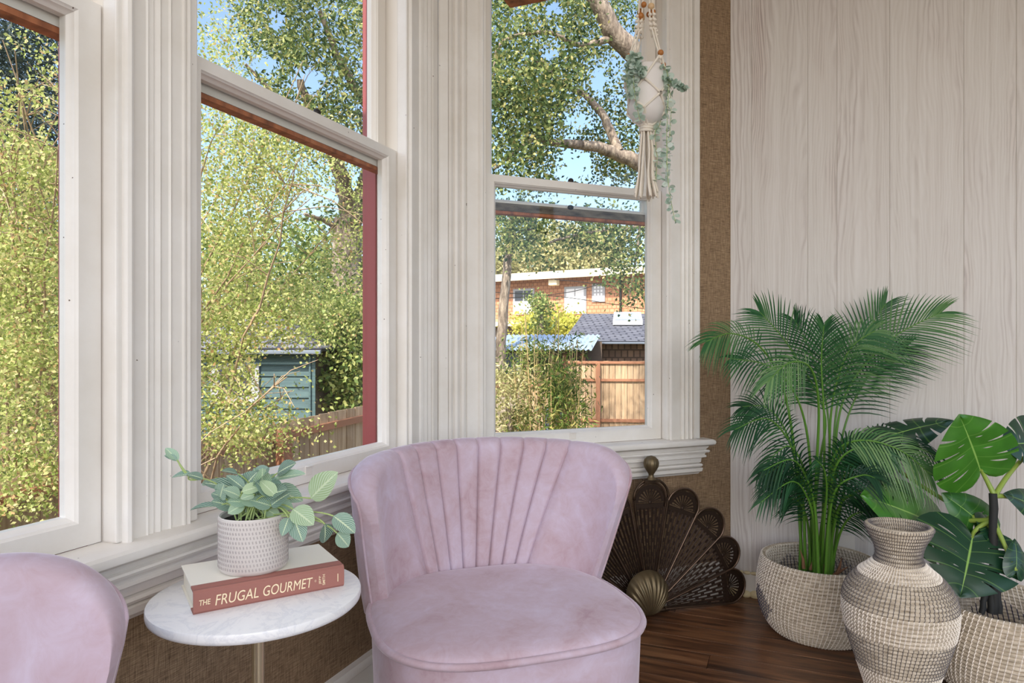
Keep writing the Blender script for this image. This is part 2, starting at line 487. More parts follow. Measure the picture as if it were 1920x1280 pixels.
# --- walls
def wall_with_openings(name, M, x0, x1, opens, mat, z1=CEIL):
    m = MB(); xs = x0
    for (a, b, zs) in sorted(opens):
        m.box(xs, a, WALL, WT, 0, z1); m.box(a, b, WALL, WT, 0, zs); m.box(a, b, WALL, WT, HEAD, z1); xs = b
    m.box(xs, x1, WALL, WT, 0, z1)
    return struct(name, m, mat, M=M)
wall_with_openings('wall_left', ML, -3.4, -.009, [(W2X[0]-.03, W2X[1]+.03, ZL-.03), (W1X[0]-.03, W1X[1]+.03, ZL-.03)], MAT['burlap'])
wall_with_openings('wall_center', MC, -.008, 1.36, [(W3X[0]-.03, W3X[1]+.03, ZC-.03)], MAT['burlap'])
wr = struct('wall_right', MB().box(0.0, 4.2, .0032, .16, 0, CEIL), MAT['plaster'], M=MP)
xs = [.004, .092, .317, .429, .623, .879, 1.05, 1.29, 1.42, 1.62, 1.86, 2.02]
for i in range(len(xs)-1):
    pl = obj('plank', MB().box(0, xs[i+1]-xs[i]-.0016, 0, .003, .0, 2.98), MAT['plank'], wr, bevel=.0012)
    pl.matrix_local = MP @ Matrix.Translation((xs[i], 0, 0))
cl = recalc(struct('ceiling', MB().prism(room, CEIL, CEIL+.1), MAT['plaster']))

# --- trim swept along a wall, profile = list of (z, protrusion from the casing plane)
def sweep_wall(name, M, prof, x0f, x1f, ret=None, mat=None, smooth=35):
    """x0f/x1f: functions of the protrusion; ret: y where a mitred return ends"""
    rows = []
    for (z, p) in prof:
        r = [(x0f(p), -p, z), (x1f(p), -p, z)]
        if ret is not None: r.append((x1f(p), ret, z))
        rows.append(r)
    m = MB().grid(rows)
    return struct(name, m, mat or MAT['paint'], M=M, smooth=smooth)
def stool_prof(zt, top_in=-.05):
    raw = [(0,top_in),(0,.046),(-.005,.053),(-.012,.055),(-.02,.053),(-.026,.046),(-.028,.034),(-.036,.031),(-.044,.024),(-.046,.034),(-.05,.037),(-.056,.034),
           (-.058,.024),(-.066,.021),(-.07,.026),(-.077,.026),(-.081,.012),(-.100,.010),(-.103,.004),(-.106,.013),(-.112,.016),(-.118,.013),(-.121,.006),
           (-.124,.016),(-.138,.014),(-.141,.008),(-.15,.002),(-.154,-.019)]
    return [(zt+a, b) for a, b in raw]
T_ = math.tan(A)
sweep_wall('trim_1', ML, stool_prof(ZL), lambda p: -3.3, lambda p: -T_*p)['label'] = 'white painted stool and apron moulding under the left windows'
sweep_wall('trim_2', MC, stool_prof(ZC), lambda p: T_*p, lambda p: 1.15+p, ret=.02)['label'] = 'white painted window stool with stepped apron moulding'
# --- vertical casings
CAS = [(0,-.02),(0,-.006),(.03,.001),(.09,.001),(.12,-.006),(.13,-.009),(.36,-.009),(.37,-.013),(.40,-.005),(.45,-.001),(.49,-.005),(.51,-.012),(.54,-.005),
       (.59,-.001),(.64,-.005),(.66,-.012),(.69,-.005),(.73,-.001),(.77,-.006),(.785,-.012),(.80,.001),(.97,.001),(1,-.003),(1,-.02)]
CAS2 = [(0,-.02),(0,-.006),(.02,.003),(.06,.006),(.10,.003),(.13,-.006),(.15,-.009),(.33,-.009),(.35,-.006),(.37,-.011),(.44,-.008),(.47,-.013),(.53,-.006),(.57,-.011),
        (.66,-.008),(.68,-.004),(.72,-.009),(.86,-.006),(.875,-.001),(.90,-.001),(.915,-.007),(.93,-.001),(.96,.001),(.985,-.003),(1,-.02)]
def casing(name, M, xa, xb, z0, z1, prof, label):
    m = MB()
    rows = [[(xa+(xb-xa)*u, -p, z) for (u, p) in prof] for z in (z0, z1)]
    m.grid(rows)
    o = struct(name, m, MAT['paint'], M=M, smooth=30, label=label); return recalc(o)
casing('trim_3', ML, -1.257, -1.097, ZL, HEAD+.12, CAS2, 'fluted white mullion casing between the two left windows')
casing('trim_4', ML, -.193, -.0005, ZL, HEAD+.12, CAS, 'fluted white casing right of the middle window')
casing('trim_5', MC, .178, .0005, ZC, HEAD+.12, CAS, 'fluted white casing left of the garden window')
casing('trim_6', MC, 1.012, 1.165, ZC, HEAD+.12, CAS, 'fluted white casing beside the burlap strip')
casing('trim_7', ML, -2.15, -2.32, ZL, HEAD+.12, CAS, 'fluted white casing at the near end of the left wall')
struct('trim_8', MB().box(-2.4, 0, 0, .02, HEAD, HEAD+.16), MAT['paint'], M=ML, label='white head casing over the left windows')
struct('trim_9', MB().box(0, 1.19, 0, .02, HEAD, HEAD+.12), MAT['paint'], M=MC, label='white head casing over the garden window')
sweep_wall('trim_10', MC, [(2.62,-.02),(2.62,-.012),(2.65,-.008),(2.70,.03),(2.78,.05),(2.90,.10),(3.1,.12)], lambda p: 1.17, lambda p: 1.33)['label'] = 'white crown moulding over the burlap strip'
# --- baseboards
sweep_wall('baseboard_left', ML, [(0,.0),(.118,.0),(.122,.004),(.136,.004),(.146,-.002),(.150,-.02)], lambda p: -3.3, lambda p: -T_*p)
sweep_wall('baseboard_center', MC, [(0,.0),(.118,.0),(.122,.004),(.136,.004),(.146,-.002),(.150,-.02)], lambda p: T_*p, lambda p: 1.30)
bb = struct('baseboard_right', MB().box(0.0, 2.3, -.016, 0, 0, .1), MAT['paint_plain'], M=MP)
m = MB()
# carved ivory scroll mouldings at its foot and top
x = .004; i = 0
while x < 2.2:
    L = (.05, .034, .044, .028)[i % 4]; hgt = (.034, .026, .030, .022)[i % 4]
    m.ball((x+L/2, -.018, hgt*.42), 1, 6, (L*.62, .018, hgt*.62)); x += L; i += 1
obj('scroll_moulding', m, MAT['gold_trim'], bb, smooth=60, M=MP)
m = MB(); x = .004; i = 0
while x < 2.2:
    L = (.034, .022, .028)[i % 3]
    m.ball((x+L/2, -.012, .102), 1, 5, (L*.6, .010, .0075)); x += L; i += 1
obj('bead_moulding', m, MAT['gold_trim'], bb, smooth=60, M=MP)

# --- double-hung windows
def rect_sweep(m, x0, x1, z0, z1, wl, wr_, wb, wt, prof):
    """prof: (k, extra inset, y); corner order runs round the rectangle"""
    rows = []
    for (kk, e, y) in prof:
        a = x0+kk*wl+e; b = x1-kk*wr_-e; c = z0+kk*wb+e; d = z1-kk*wt-e
        rows.append([(a,y,c),(b,y,c),(b,y,d),(a,y,d)])
    rows.append(rows[0])
    return m.grid(rows, close_u=True)
def sash(name, M, x0, x1, z0, z1, wl, wr_, wb, wt, y, parent, mat, bead=.013, th=.035):
    prof = [(0,0,y),(1,0,y),(1,.002,y+.003),(1,.005,y+.005),(1,.006,y+.009),(1,bead-.003,y+.014),(1,bead,y+.018),(1,bead,y+th),(0,0,y+th)]
    m = rect_sweep(MB(), x0, x1, z0, z1, wl, wr_, wb, wt, prof)
    o = obj(name, m, mat, parent, smooth=25, M=M); recalc(o)
    g = obj('pane', MB().box(x0+wl+bead-.004, x1-wr_-bead+.004, y+.019, y+.022, z0+wb+bead-.004, z1-wt-bead+.004), MAT['glass'], o, M=M)
    return o
def window(name, M, X, zs, zm, up_z0, up_h, upmat, label, lock=None):
    x0, x1 = X
    r = thing(name, label, None, M @ Vector(((x0+x1)/2, .1, zs)), kind='structure')
    Mi = Matrix.Translation(-Vector(r.location)) @ M
    # jamb box: white inside, oxblood outside
    m = MB()
    for (a, b) in ((x0-.028, x0-.002), (x1+.002, x1+.028)): m.box(a, b, .02, .128, zs-.028, HEAD)
    m.box(x0-.028, x1+.028, .02, .128, HEAD-.005, HEAD+.02)
    obj('jamb', m, MAT['paint_plain'], r, M=Mi)
    m = MB()
    for (a, b) in ((x0-.03, x0+.006), (x1-.006, x1+.03)): m.box(a, b, .129, .168, zs-.03, HEAD)
    for (a, b) in ((x0-.12, x0-.012), (x1+.012, x1+.12)): m.box(a, b, .1685, .195, zs-.05, HEAD+.1)
    obj('exterior_casing', m, MAT['red_paint'], r, M=Mi, bevel=.002)
    obj('exterior_sill', MB().box(x0-.1, x1+.1, .092, .235, zs-.07, zs-.004), MAT['red_paint'], r, M=Mi, bevel=.003)
    # inside stops
    for (a, b) in ((x0-.002, x0+.010), (x1-.010, x1+.002)):
        pass
    for (a, b) in ((x0-.026, x0), (x1, x1+.026)):
        obj('stop_bead', MB().box(a, b, .009, .048, zs, HEAD), MAT['paint'], r, M=Mi, bevel=.004)
    lo = sash('lower_sash', Mi, x0+.001, x1-.001, zs+.001, zm, .045, .045, .045+(ZL-zs)*.0+.0, .028, .05, r, MAT['paint'])
    hi = sash('upper_sash', Mi, x0+.001, x1-.001, up_z0, HEAD-.006, .045, .045, up_h, .05, .092, r, MAT['paint_plain'])
    # bare weathered wood under the upper sash rail
    obj('sash_rail_underside', MB().box(x0+.002, x1-.002, .0935, .126, up_z0-.012, up_z0-.0005), upmat, hi, M=Mi)
    if lock is not None:
        m = MB(); m.ball((lock, .066, zm+.008), 1, 6, (.012, .012, .012)); m.box(lock-.016, lock+.03, .056, .078, zm, zm+.004)
        obj('sash_lock', m, MAT['iron'], lo, smooth=50, M=Mi)
    m = MB(); xc = (x0+x1)/2 - .02
    m.box(xc-.014, xc+.014, .046, .05, zs+.022, zs+.046); m.box(xc-.012, xc+.012, .036, .05, zs+.046, zs+.049)
    obj('sash_lift', m, MAT['paint_plain'], lo, M=Mi, bevel=.001)
    return r, Mi
w2, Mi2 = window('window_2', ML, W2X, ZL, 1.752, 1.692, .042, MAT['redwood'], 'double hung white window in the middle looking onto garden shed', lock=-.60)
w1, Mi1 = window('window_1', ML, W1X, ZL, 1.758, 1.70, .042, MAT['redwood'], 'double hung white window at far left filled with shrub leaves')
w3, Mi3 = window('window_3', MC, W3X, ZC, 1.75, 1.622, .034, MAT['redwood'], 'double hung white window looking onto brown shingled house', lock=.575)
# grimy inner face of the dropped upper sash rail of the garden window
up3 = [c for c in w3.children if c.name.startswith('upper_sash')][0]
obj('weathered_rail_face', MB().box(W3X[0]+.003, W3X[1]-.003, .0890, .0918, 1.622, 1.652), MAT['grimy'], up3, M=Mi3)
m = MB(); m.ball((.585, .086, 1.656), 1, 6, (.014,.008,.010)); obj('sash_catch', m, MAT['iron'], up3, smooth=50, M=Mi3)

# --- eave corner of the roof outside the garden window
E_ = Vector((-0.0075, 3.2, 0)); L_ = .5
tri = [E_, E_ + up_*L_, E_ - u2*L_]
m = MB().prism([(p.x, p.y) for p in tri], 2.672, 2.80)
ev = obj('roof_eave', m, MAT['redwood'], None); recalc(ev)
tag(ev, 'reddish brown roof eave corner at the top of the garden window', 'eave')
# --- small outlet box on the panelling
ob = thing('outlet_box', 'small grey outlet box on the panelling behind the palm basket', 'outlet', MP @ Vector((.462, 0, .27)))
Mo = Matrix.Translation(-Vector(ob.location)) @ MP
obj('box_body', MB().box(.435, .49, -.035, -.001, .235, .31), MAT['paint_plain'], ob, M=Mo, bevel=.003)
obj('cover_plate', MB().box(.432, .493, -.039, -.0355, .231, .314), MAT['paint_plain'], ob, M=Mo, bevel=.001)
# ================================================================== ACCENT CHAIRS
def sst(a, b, x):
    x = min(1, max(0, (x-a)/(b-a))); return x*x*(3-2*x)
def make_chair():
    r = thing('accent_chair', 'mauve velvet accent chair with channel tufted back in the window corner', 'chair', group='mauve velvet accent chairs')
    # local: x right, y back (y = b - .30), z up
    def outline(k=1.0, n=96, grow=0):
        out = []
        for i in range(n):
            a = 2*PI*i/n; ca, sa = math.cos(a), math.sin(a)
            e = 2/3.6 if sa < 0 else 2/2.4
            ex = 2/3.0
            x = .318*math.copysign(abs(ca)**ex, ca); y = math.copysign(abs(sa)**e, sa)
            b = .285 + y*.285
            x *= .955 + .045*sst(0, .25, b)
            out.append((x*k + grow*ca, (b-.285)*k + .285 + grow*sa - .30))
        return out
    m = MB(); rows = []
    for (k, z) in ((1.0,.440),(1.0,.448),(.985,.456),(.95,.463),(.88,.469),(.75,.475),(.55,.479),(.3,.481),(.02,.482)):
        rows.append([(x,y,z) for x,y in outline(k)])
    m.grid(rows, True); m.f.append(tuple(range(len(m.v)-96, len(m.v))))
    obj('seat_cushion', m, MAT['velvet'], r, smooth=60)
    m = MB(); rows = []
    for (k, z) in ((.90,.165),(.955,.17),(.965,.20),(.982,.34),(.992,.425),(.985,.442)):
        rows.append([(x,y,z) for x,y in outline(k)])
    m.grid(rows, True); m.f.append(tuple(range(95,-1,-1)))
    obj('seat_base', m, MAT['velvet'], r, smooth=60)
    p = [(x,y,.4465) for x,y in outline(1.0, 96, .002)]
    obj('seat_piping', MB().tube(p + p[:1], .0085, 8, False), MAT['velvet'], r, smooth=80)
    # backrest
    NV = 34
    E80 = math.sin(math.radians(80)); K80 = math.cos(math.radians(80))
    def ztop(f):
        a = abs(f); z = .815 - .022*a*a
        if a > .66:
            q = min(1, (a-.66)/.34); z -= .135*(1-math.sqrt(max(0, 1-q*q)))
        return z
    def inner(f, z):
        h = (z-.40)/.41
        W = .270 + .094*max(0,h)**.85; be = .388 - .03*h; bc = .553 + .105*h
        ps = math.radians(80*f)
        return W*math.sin(ps)/E80 + .004 + .040*h, be + (bc-be)*(math.cos(ps)-K80)/(1-K80)
    def nrm(f, z):
        a = inner(min(1,f+.01), z); b = inner(max(-1,f-.01), z)
        tx, tb = a[0]-b[0], a[1]-b[1]; l = math.hypot(tx, tb)
        return -tb/l, tx/l
    def thick(f):
        a = abs(f)
        if a < .74: return .072
        q = (a-.74)/.26; return max(.006, .072*math.sqrt(max(0, 1-q*q)))
    # columns follow the seams: 8 channels of 14 columns, plain wings of 44
    NCH, NCC, NWG = 8, 14, 44; GC = .5
    cols = [(-1 + .5*k/NWG) for k in range(NWG)] + [(-.5 + k/(NCH*NCC)) for k in range(NCH*NCC+1)] + [(.5 + .5*(k+1)/NWG) for k in range(NWG)]
    NP = len(cols)
    def fmap(g, v):
        c = .36 + .18*v
        if abs(g) <= GC: return g/GC*c
        return math.copysign(c + (abs(g)-GC)/(1-GC)*(1-c), g)
    def bulge(g):
        a = abs(g)
        if a <= GC + 1e-9:
            w_ = ((g+.5)*NCH) % 1.0
            return .0125*max(0, 1-abs(2*w_-1)**5)**.5 if 1e-6 < w_ < 1-1e-6 else 0.0
        return .0125*min(1, (a-GC)/(1-GC)*9)**.5
    m = MB(); rows = []; rim = []
    for i in range(NP):
        g_ = cols[i]; row = []
        g1 = bulge(g_)
        for j in range(NV):
            v = j/(NV-1); f = fmap(g_, v); zt = ztop(f); th = thick(f)
            z = .425 + v*(zt-.425-th*.42)
            x, b = inner(f, z); nx, nb = nrm(f, z); g = g1
            row.append((x-nx*g, b-nb*g-.30, z))
        z1 = zt-th*.42; x, b = inner(f, z1); nx, nb = nrm(f, z1)
        for j in range(1, 10):
            a = PI*j/10; o = (th/2)*(1-math.cos(a)) - g1*(1-j/10)
            row.append((x+nx*o, b+nb*o-.30, z1+th*.42*math.sin(a) + .35*(g1-.012)*math.sin(a)))
        for j in range(10):
            v = 1-j/9; z = .415 + v*(z1-.415)
            x, b = inner(f, z); nx, nb = nrm(f, z)
            t_ = th*(1+.10*(1-v))
            row.append((x+nx*t_, b+nb*t_-.30, z))
            if j == 0: rim.append((x+nx*(t_+.001), b+nb*(t_+.001)-.30, z+.004))
        rows.append(row)
    m.grid(rows)
    n_ = len(rows[0])
    m.f.append(tuple(range(n_))); m.f.append(tuple(range((NP-1)*n_+n_-1, (NP-1)*n_-1, -1)))
    bo = obj('backrest', m, MAT['velvet'], r, smooth=70); recalc(bo)
    # piped edge round the outside of the back
    def outer(f, z):
        x, b = inner(f, z); nx, nb = nrm(f, z); t_ = thick(f); return (x+nx*t_, b+nb*t_-.30, z)
    fe = .975
    path = [outer(-fe, .425 + (ztop(-fe)-.46)*k/9) for k in range(10)] + rim[3:-3] + [outer(fe, .425 + (ztop(fe)-.46)*(9-k)/9) for k in range(10)]
    obj('back_piping', MB().tube(path, .0042, 6), MAT['velvet'], r, smooth=80)
    for sx in (-1, 1):
        for (y, l) in ((-.20, 0), (.16, 1)):
            obj('leg', MB().tube([(sx*.22, y, .175), (sx*.245, y + (.03 if l else -.03), 0)], [.017, .010], 12), MAT['brass'], r, smooth=40)
    return r
def place_chair(r, F0, th):
    a = math.radians(th); r.rotation_euler = (0,0,a)
    r.location = (F0[0]-.30*math.sin(a), F0[1]+.30*math.cos(a), 0)
def copy_tree(o, parent=None):
    c = o.copy(); C.objects.link(c); c.parent = parent
    for ch in list(o.children): copy_tree(ch, c)
    return c
ch1 = make_chair(); 
ch2 = copy_tree(ch1); ch2['label'] = 'mauve velvet accent chair cut off at the left edge'
place_chair(ch1, (.0667, 1.418), 18.5)
place_chair(ch2, (-.245, .516), 80)

# ================================================================== SIDE TABLE, BOOK, POT PLANT
TC = (-.480, 1.290); TZ = .630; TR = .19
t_ = thing('side_table', 'round white marble side table on a slim brass pole between the chairs', 'table', (TC[0], TC[1], 0))
pr = [(0.001,TZ-.019),(TR-.004,TZ-.019),(TR-.001,TZ-.016),(TR,TZ-.012),(TR,TZ-.004),(TR-.001,TZ-.001),(TR-.003,TZ),(0.001,TZ)]
obj('tabletop', MB().lathe(pr, 96), MAT['marble'], t_, smooth=40)
obj('pole', MB().lathe([(.0115,.02),(.0115,TZ-.03),(.03,TZ-.026),(.03,TZ-.0195)], 32), MAT['brass'], t_, smooth=35)
obj('base', MB().lathe([(.001,0),(.145,0),(.147,.004),(.145,.010),(.03,.014),(.0118,.022)], 64), MAT['brass'], t_, smooth=35)

BL, BD, BT = .267, .165, .041
ang = math.atan2(.535, .845)
bc = Vector((-.552, 1.182, TZ)) + Vector((.845, .535, 0))*BL/2 + Vector((-.535, .845, 0))*BD/2
bk = thing('hardcover_book', 'cream hardcover cookbook with terracotta spine lying on the marble table', 'book', bc, ang)
hx, hy = BL/2, BD/2
obj('page_block', MB().box(-hx+.004, hx-.004, -hy+.006, hy-.004, .0032, BT-.0032), MAT['page'], bk)
for z0 in (0, BT-.003):
    obj('cover_board', MB().box(-hx, hx, -hy+.030, hy, z0, z0+.003), MAT['cover'], bk, bevel=.0006)
m = MB()
# cloth spine, wrapping onto both boards, with a joint groove
prof = [(-hy+.0305,BT+.0003),(-hy+.013,BT+.0003),(-hy+.010,BT-.0012),(-hy+.007,BT+.0003),(-hy+.002,BT),(-hy-.0015,BT-.004),(-hy-.0025,BT*.5),(-hy-.0015,.004),(-hy+.002,.0),(-hy+.0305,0.0),
        (-hy+.0305,.0028),(-hy+.004,.0030),(-hy+.003,BT*.5),(-hy+.004,BT-.0035),(-hy+.0305,BT-.0035)]
n = len(prof)
m.add([(x,y,z) for x in (-hx,hx) for (y,z) in prof], [(i,(i+1)%n,n+(i+1)%n,n+i) for i in range(n)] + [tuple(range(n-1,-1,-1)), tuple(range(n,2*n))])
sp = obj('spine', m, MAT['spine'], bk, smooth=35); recalc(sp)
def text_mesh(name, body, parent, x0, x1, z0, z1, y, shear=0, rot=False, bold=.0):
    cu = bpy.data.curves.new(name+'_curve', 'FONT'); cu.body = body; cu.size = 1; cu.shear = shear; cu.offset = bold; cu.extrude = .0; cu.resolution_u = 4
    to = bpy.data.objects.new(name+'_tmp', cu); C.objects.link(to)
    bpy.context.view_layer.update()
    me = bpy.data.meshes.new_from_object(to.evaluated_get(bpy.context.evaluated_depsgraph_get()))
    bpy.data.objects.remove(to); bpy.data.curves.remove(cu)
    co = np.zeros(len(me.vertices)*3); me.vertices.foreach_get('co', co); co = co.reshape(-1,3)
    if rot: co = np.stack([-co[:,1], co[:,0], co[:,2]], 1)
    mn, mxx = co.min(0), co.max(0)
    px = x0 + (co[:,0]-mn[0])/(mxx[0]-mn[0])*(x1-x0); pz = z0 + (co[:,1]-mn[1])/(mxx[1]-mn[1])*(z1-z0)
    out = np.stack([px, np.full_like(px, y), pz], 1)
    me.vertices.foreach_set('co', out.ravel().astype(np.float32)); me.update()
    me.materials.clear(); me.materials.append(MAT['gilt']); me.name = name
    o = bpy.data.objects.new(name, me); link(o, parent); return o
yt = -hy-.0032
text_mesh('spine_lettering', 'THE', sp, -hx+.009, -hx+.0275, .0150, .0245, yt, .12, bold=.012)
text_mesh('spine_lettering', 'FRUGAL', sp, -hx+.035, -hx+.108, .0105, .0290, yt, .18, bold=.0)
text_mesh('spine_lettering', 'GOURMET', sp, -hx+.116, -hx+.206, .0105, .0290, yt, .18, bold=.0)
text_mesh('spine_lettering', 'JEFF', sp, -hx+.2175, -hx+.2225, .013, .029, yt, rot=True, bold=.01)
text_mesh('spine_lettering', 'SMITH', sp, -hx+.2245, -hx+.2295, .0105, .0305, yt, rot=True, bold=.01)
text_mesh('spine_lettering', 'O', sp, -hx+.2095, -hx+.2125, .019, .023, yt)
m = MB(); m.box(-hx+.2535, -hx+.2550, yt, yt+.0003, .012, .027)
obj('publisher_mark', m, MAT['gilt'], sp)

# pot
PX, PY, PZ0 = -.4965, 1.312, TZ+BT+.0006
PR, PH = .0630, .104
pt = thing('potted_plant', 'small variegated plant in a dashed grey ceramic pot on the book', 'plant', (PX, PY, PZ0))
obj('pot', MB().lathe([(.001,0),(PR-.006,0),(PR-.002,.003),(PR,.008),(PR,PH-.002),(PR-.002,PH),(PR-.005,PH-.002),(PR-.005,PH-.022),(.001,PH-.022)], 64), MAT['ceramic'], pt, smooth=35)
obj('soil', MB().lathe([(.001,PH-.021),(PR-.0055,PH-.0215),(PR-.0055,PH-.012),(.02,PH-.009),(.001,PH-.008)], 32), MAT['soil'], pt, smooth=50)
m = MB()
for i in range(11):
    z = .010 + i*.0084
    for k in range(66):
        a = 2*PI*(k + .35*(i % 2))/66
        ca, sa = math.cos(a), math.sin(a)
        c_ = Vector((ca*(PR+.0002), sa*(PR+.0002), z+.0022))
        tt = Vector((-sa, ca, .35)).normalized(); rr = Vector((ca, sa, 0))
        m.obox(c_, tt*.0010, rr*.0007, Vector((-sa*-.2, ca*-.2, 1)).normalized()*.0023)
o_ = obj('embossed_dashes', m, MAT['ceramic_dark'], pt); o_['kind'] = 'stuff'

# leaf mesh with UV (u along, v across)
t = NT('variegated_leaf')
tc = t.n('ShaderNodeTexCoord'); sx_ = t.n('ShaderNodeSeparateXYZ'); t.l(tc.outputs['UV'], sx_.inputs[0])
vv = t.math('ABSOLUTE', t.math('SUBTRACT', sx_.outputs[1], .5))
ph = t.math('SUBTRACT', t.math('MULTIPLY', sx_.outputs[0], 55.), t.math('MULTIPLY', vv, 60.))
ve = t.math('SINE', ph)
ve = t.ramp(ve, [(0, (0,0,0,1)), (.45, (0,0,0,1)), (.85, (1,1,1,1)), (1, (1,1,1,1))])
mid = t.ramp(vv, [(0, (1,1,1,1)), (.03, (1,1,1,1)), (.05, (0,0,0,1)), (1, (0,0,0,1))])
oi = t.n('ShaderNodeObjectInfo')
base = t.ramp(oi.outputs['Random'], [(0, lin(74,116,98)), (.4, lin(110,150,134)), (.75, lin(146,182,152)), (1, lin(178,204,152))])
col = t.mix(t.math('MULTIPLY', ve, .75), base, lin(226,236,222)); col = t.mix(mid, col, lin(214,230,196))
p = t.pbsdf(col, .55)
tl = t.n('ShaderNodeBsdfTranslucent'); t.l(col, tl.inputs[0]); mx = t.n('ShaderNodeMixShader'); mx.inputs[0].default_value = .25
t.l(p.outputs[0], mx.inputs[1]); t.l(tl.outputs[0], mx.inputs[2]); MAT['varieg'] = t.done(mx)
MAT['stem_pale'] = plain('pale_green_stem', lin(168,188,120), .5)
def oval_leaf(w_=.62, curl=.12, fold=.10, nu=12, nv=6):
    m = MB(); uv = []; rows = []
    for i in range(nu+1):
        u = i/nu
        hw = w_/2*(math.sin(PI*u**.80)**.72)*(1 if u < .98 else .2)
        row = []
        for j in range(nv+1):
            q = -1+2*j/nv
            row.append((u, q*hw, abs(q)**1.5*fold*hw*2 - curl*(u-.2)**2)); uv.append((u, .5+.5*q))
        rows.append(row)
    m.grid(rows); return m, uv
LEAFS = []
for (w_, cu, fo) in ((.62,.14,.16),(.72,.08,.10),(.50,.25,.22)):
    m, uv = oval_leaf(w_, cu, fo); me = obj('leaf_master', m, MAT['varieg'], None, smooth=80, uvs=uv); LEAFS.append(me.data); bpy.data.objects.remove(me)
def leaf_frame(B, T, nh):
    x = (T-B); L = x.length; x = x/L
    z = (nh - x*nh.dot(x)).normalized(); y = z.cross(x)
    M = Matrix((( x.x, y.x, z.x, B.x), (x.y, y.y, z.y, B.y), (x.z, y.z, z.z, B.z), (0,0,0,1)))
    return M, L
leaf_list = [(583,934,622,893,38),(549,954,581,977,30),(625,967,659,992,30),(609,982,611,1013,21),(632,999,651,1020,24),(541,970,531,998,18),(551,972,565,1008,26),
 (476,915,423,901,28),(458,917,393,905,26),(510,917,557,933,30),(520,887,547,870,24),(514,897,561,888,17),(484,903,498,886,22),(413,933,417,912,24),(472,935,419,933,20),
 (440,949,405,940,28),(458,945,432,958,24),(411,949,363,950,9),(381,897,357,889,14),(357,889,326,891,13),(334,864,314,842,13),(332,862,312,853,9),(470,955,442,965,20),(492,950,520,966,20),
 (446,888,423,881,12),(474,883,498,877,13),(396,903,383,907,12),(524,953,540,946,16),(470,925,500,905,22),(450,930,425,918,24),(500,930,530,918,24),(480,940,470,915,26),(515,940,545,950,22),(430,935,402,925,20),(490,925,478,898,22)]
rl = random.Random(3)
for _ in range(22):
    bx0, by0 = 475+rl.uniform(-45,45), 935+rl.uniform(-22,14); aa = rl.uniform(0,2*PI)
    leaf_list.append((bx0, by0, bx0+34*math.cos(aa), by0-10+20*math.sin(aa), rl.uniform(16,26)))
camv = Vector((0,0,CAM_H))
prv = None
for i, (x0,y0,x1,y1,wd) in enumerate(leaf_list):
    d = 1.312 + random.uniform(-.05, .04)
    if i in (0,2,3,4,5,6,1): d = 1.30 + (.02 if i in (0,) else -.03)
    if 18 <= i <= 21: d = 1.27
    B, T = at(x0,y0,d), at(x1,y1,d-random.uniform(-.015,.02))
    nh = ((camv-B).normalized()*.75 + Vector((random.uniform(-.3,.3), random.uniform(-.2,.2), .75))).normalized()
    M, L = leaf_frame(B, T, nh)
    k = random.choice((0,0,1,2)) if wd > 14 else 2
    asp = (wd/math.hypot(x1-x0,y1-y0))/(.62,.72,.50)[k]
    asp = min(1.7, max(.45, asp*1.08))
    o = bpy.data.objects.new('leaf', LEAFS[k]); link(o, pt)
    o.matrix_local = Matrix.Translation(-Vector((PX,PY,PZ0))) @ M @ Matrix.Diagonal((L*1.22, L*asp*1.22, L, 1))
    # stem from the soil to the leaf
    a0 = Vector((PX+random.uniform(-.03,.03), PY+random.uniform(-.03,.03), PZ0+PH-.012))
    if i in (19,20,21): a0 = at(381,897,1.28)
    mid_ = (a0+B)/2 + Vector((0,0,.03 if y0 < 965 else .045))
    if i in (2,3,4): mid_ = at(585,950,1.29)
    if i in (19,20,21): mid_ = at(342+8*(i-19),905,1.28)
    pts = [a0*(1-s)**2 + mid_*2*s*(1-s) + B*s*s for s in (0,.15,.3,.45,.6,.75,.9,1)]
    obj('stem', MB().tube([p-Vector((PX,PY,PZ0)) for p in pts], .0015, 6), MAT['stem_pale'], pt, smooth=80)

# ================================================================== SEAGRASS BASKETS AND VASE
def resample(prof, pitch):
    P = [Vector((a,b)) for a,b in prof]
    # smooth by Catmull-Rom
    Q = []
    for i in range(len(P)-1):
        p0,p1,p2_,p3_ = P[max(0,i-1)],P[i],P[i+1],P[min(len(P)-1,i+2)]
        for k in range(12):
            s = k/12
            Q.append(.5*((2*p1)+(p2_-p0)*s+(2*p0-5*p1+4*p2_-p3_)*s*s+(3*p1-p0-3*p2_+p3_)*s**3))
    Q.append(P[-1])
    L = [0]
    for i in range(1,len(Q)): L.append(L[-1]+(Q[i]-Q[i-1]).length)
    n = max(2, round(L[-1]/pitch)); out = []
    for i in range(n+1):
        t_ = L[-1]*i/n; j = 0
        while j < len(L)-2 and L[j+1] < t_: j += 1
        s = (t_-L[j])/max(1e-9, L[j+1]-L[j]); out.append(Q[j].lerp(Q[j+1], s))
    return out
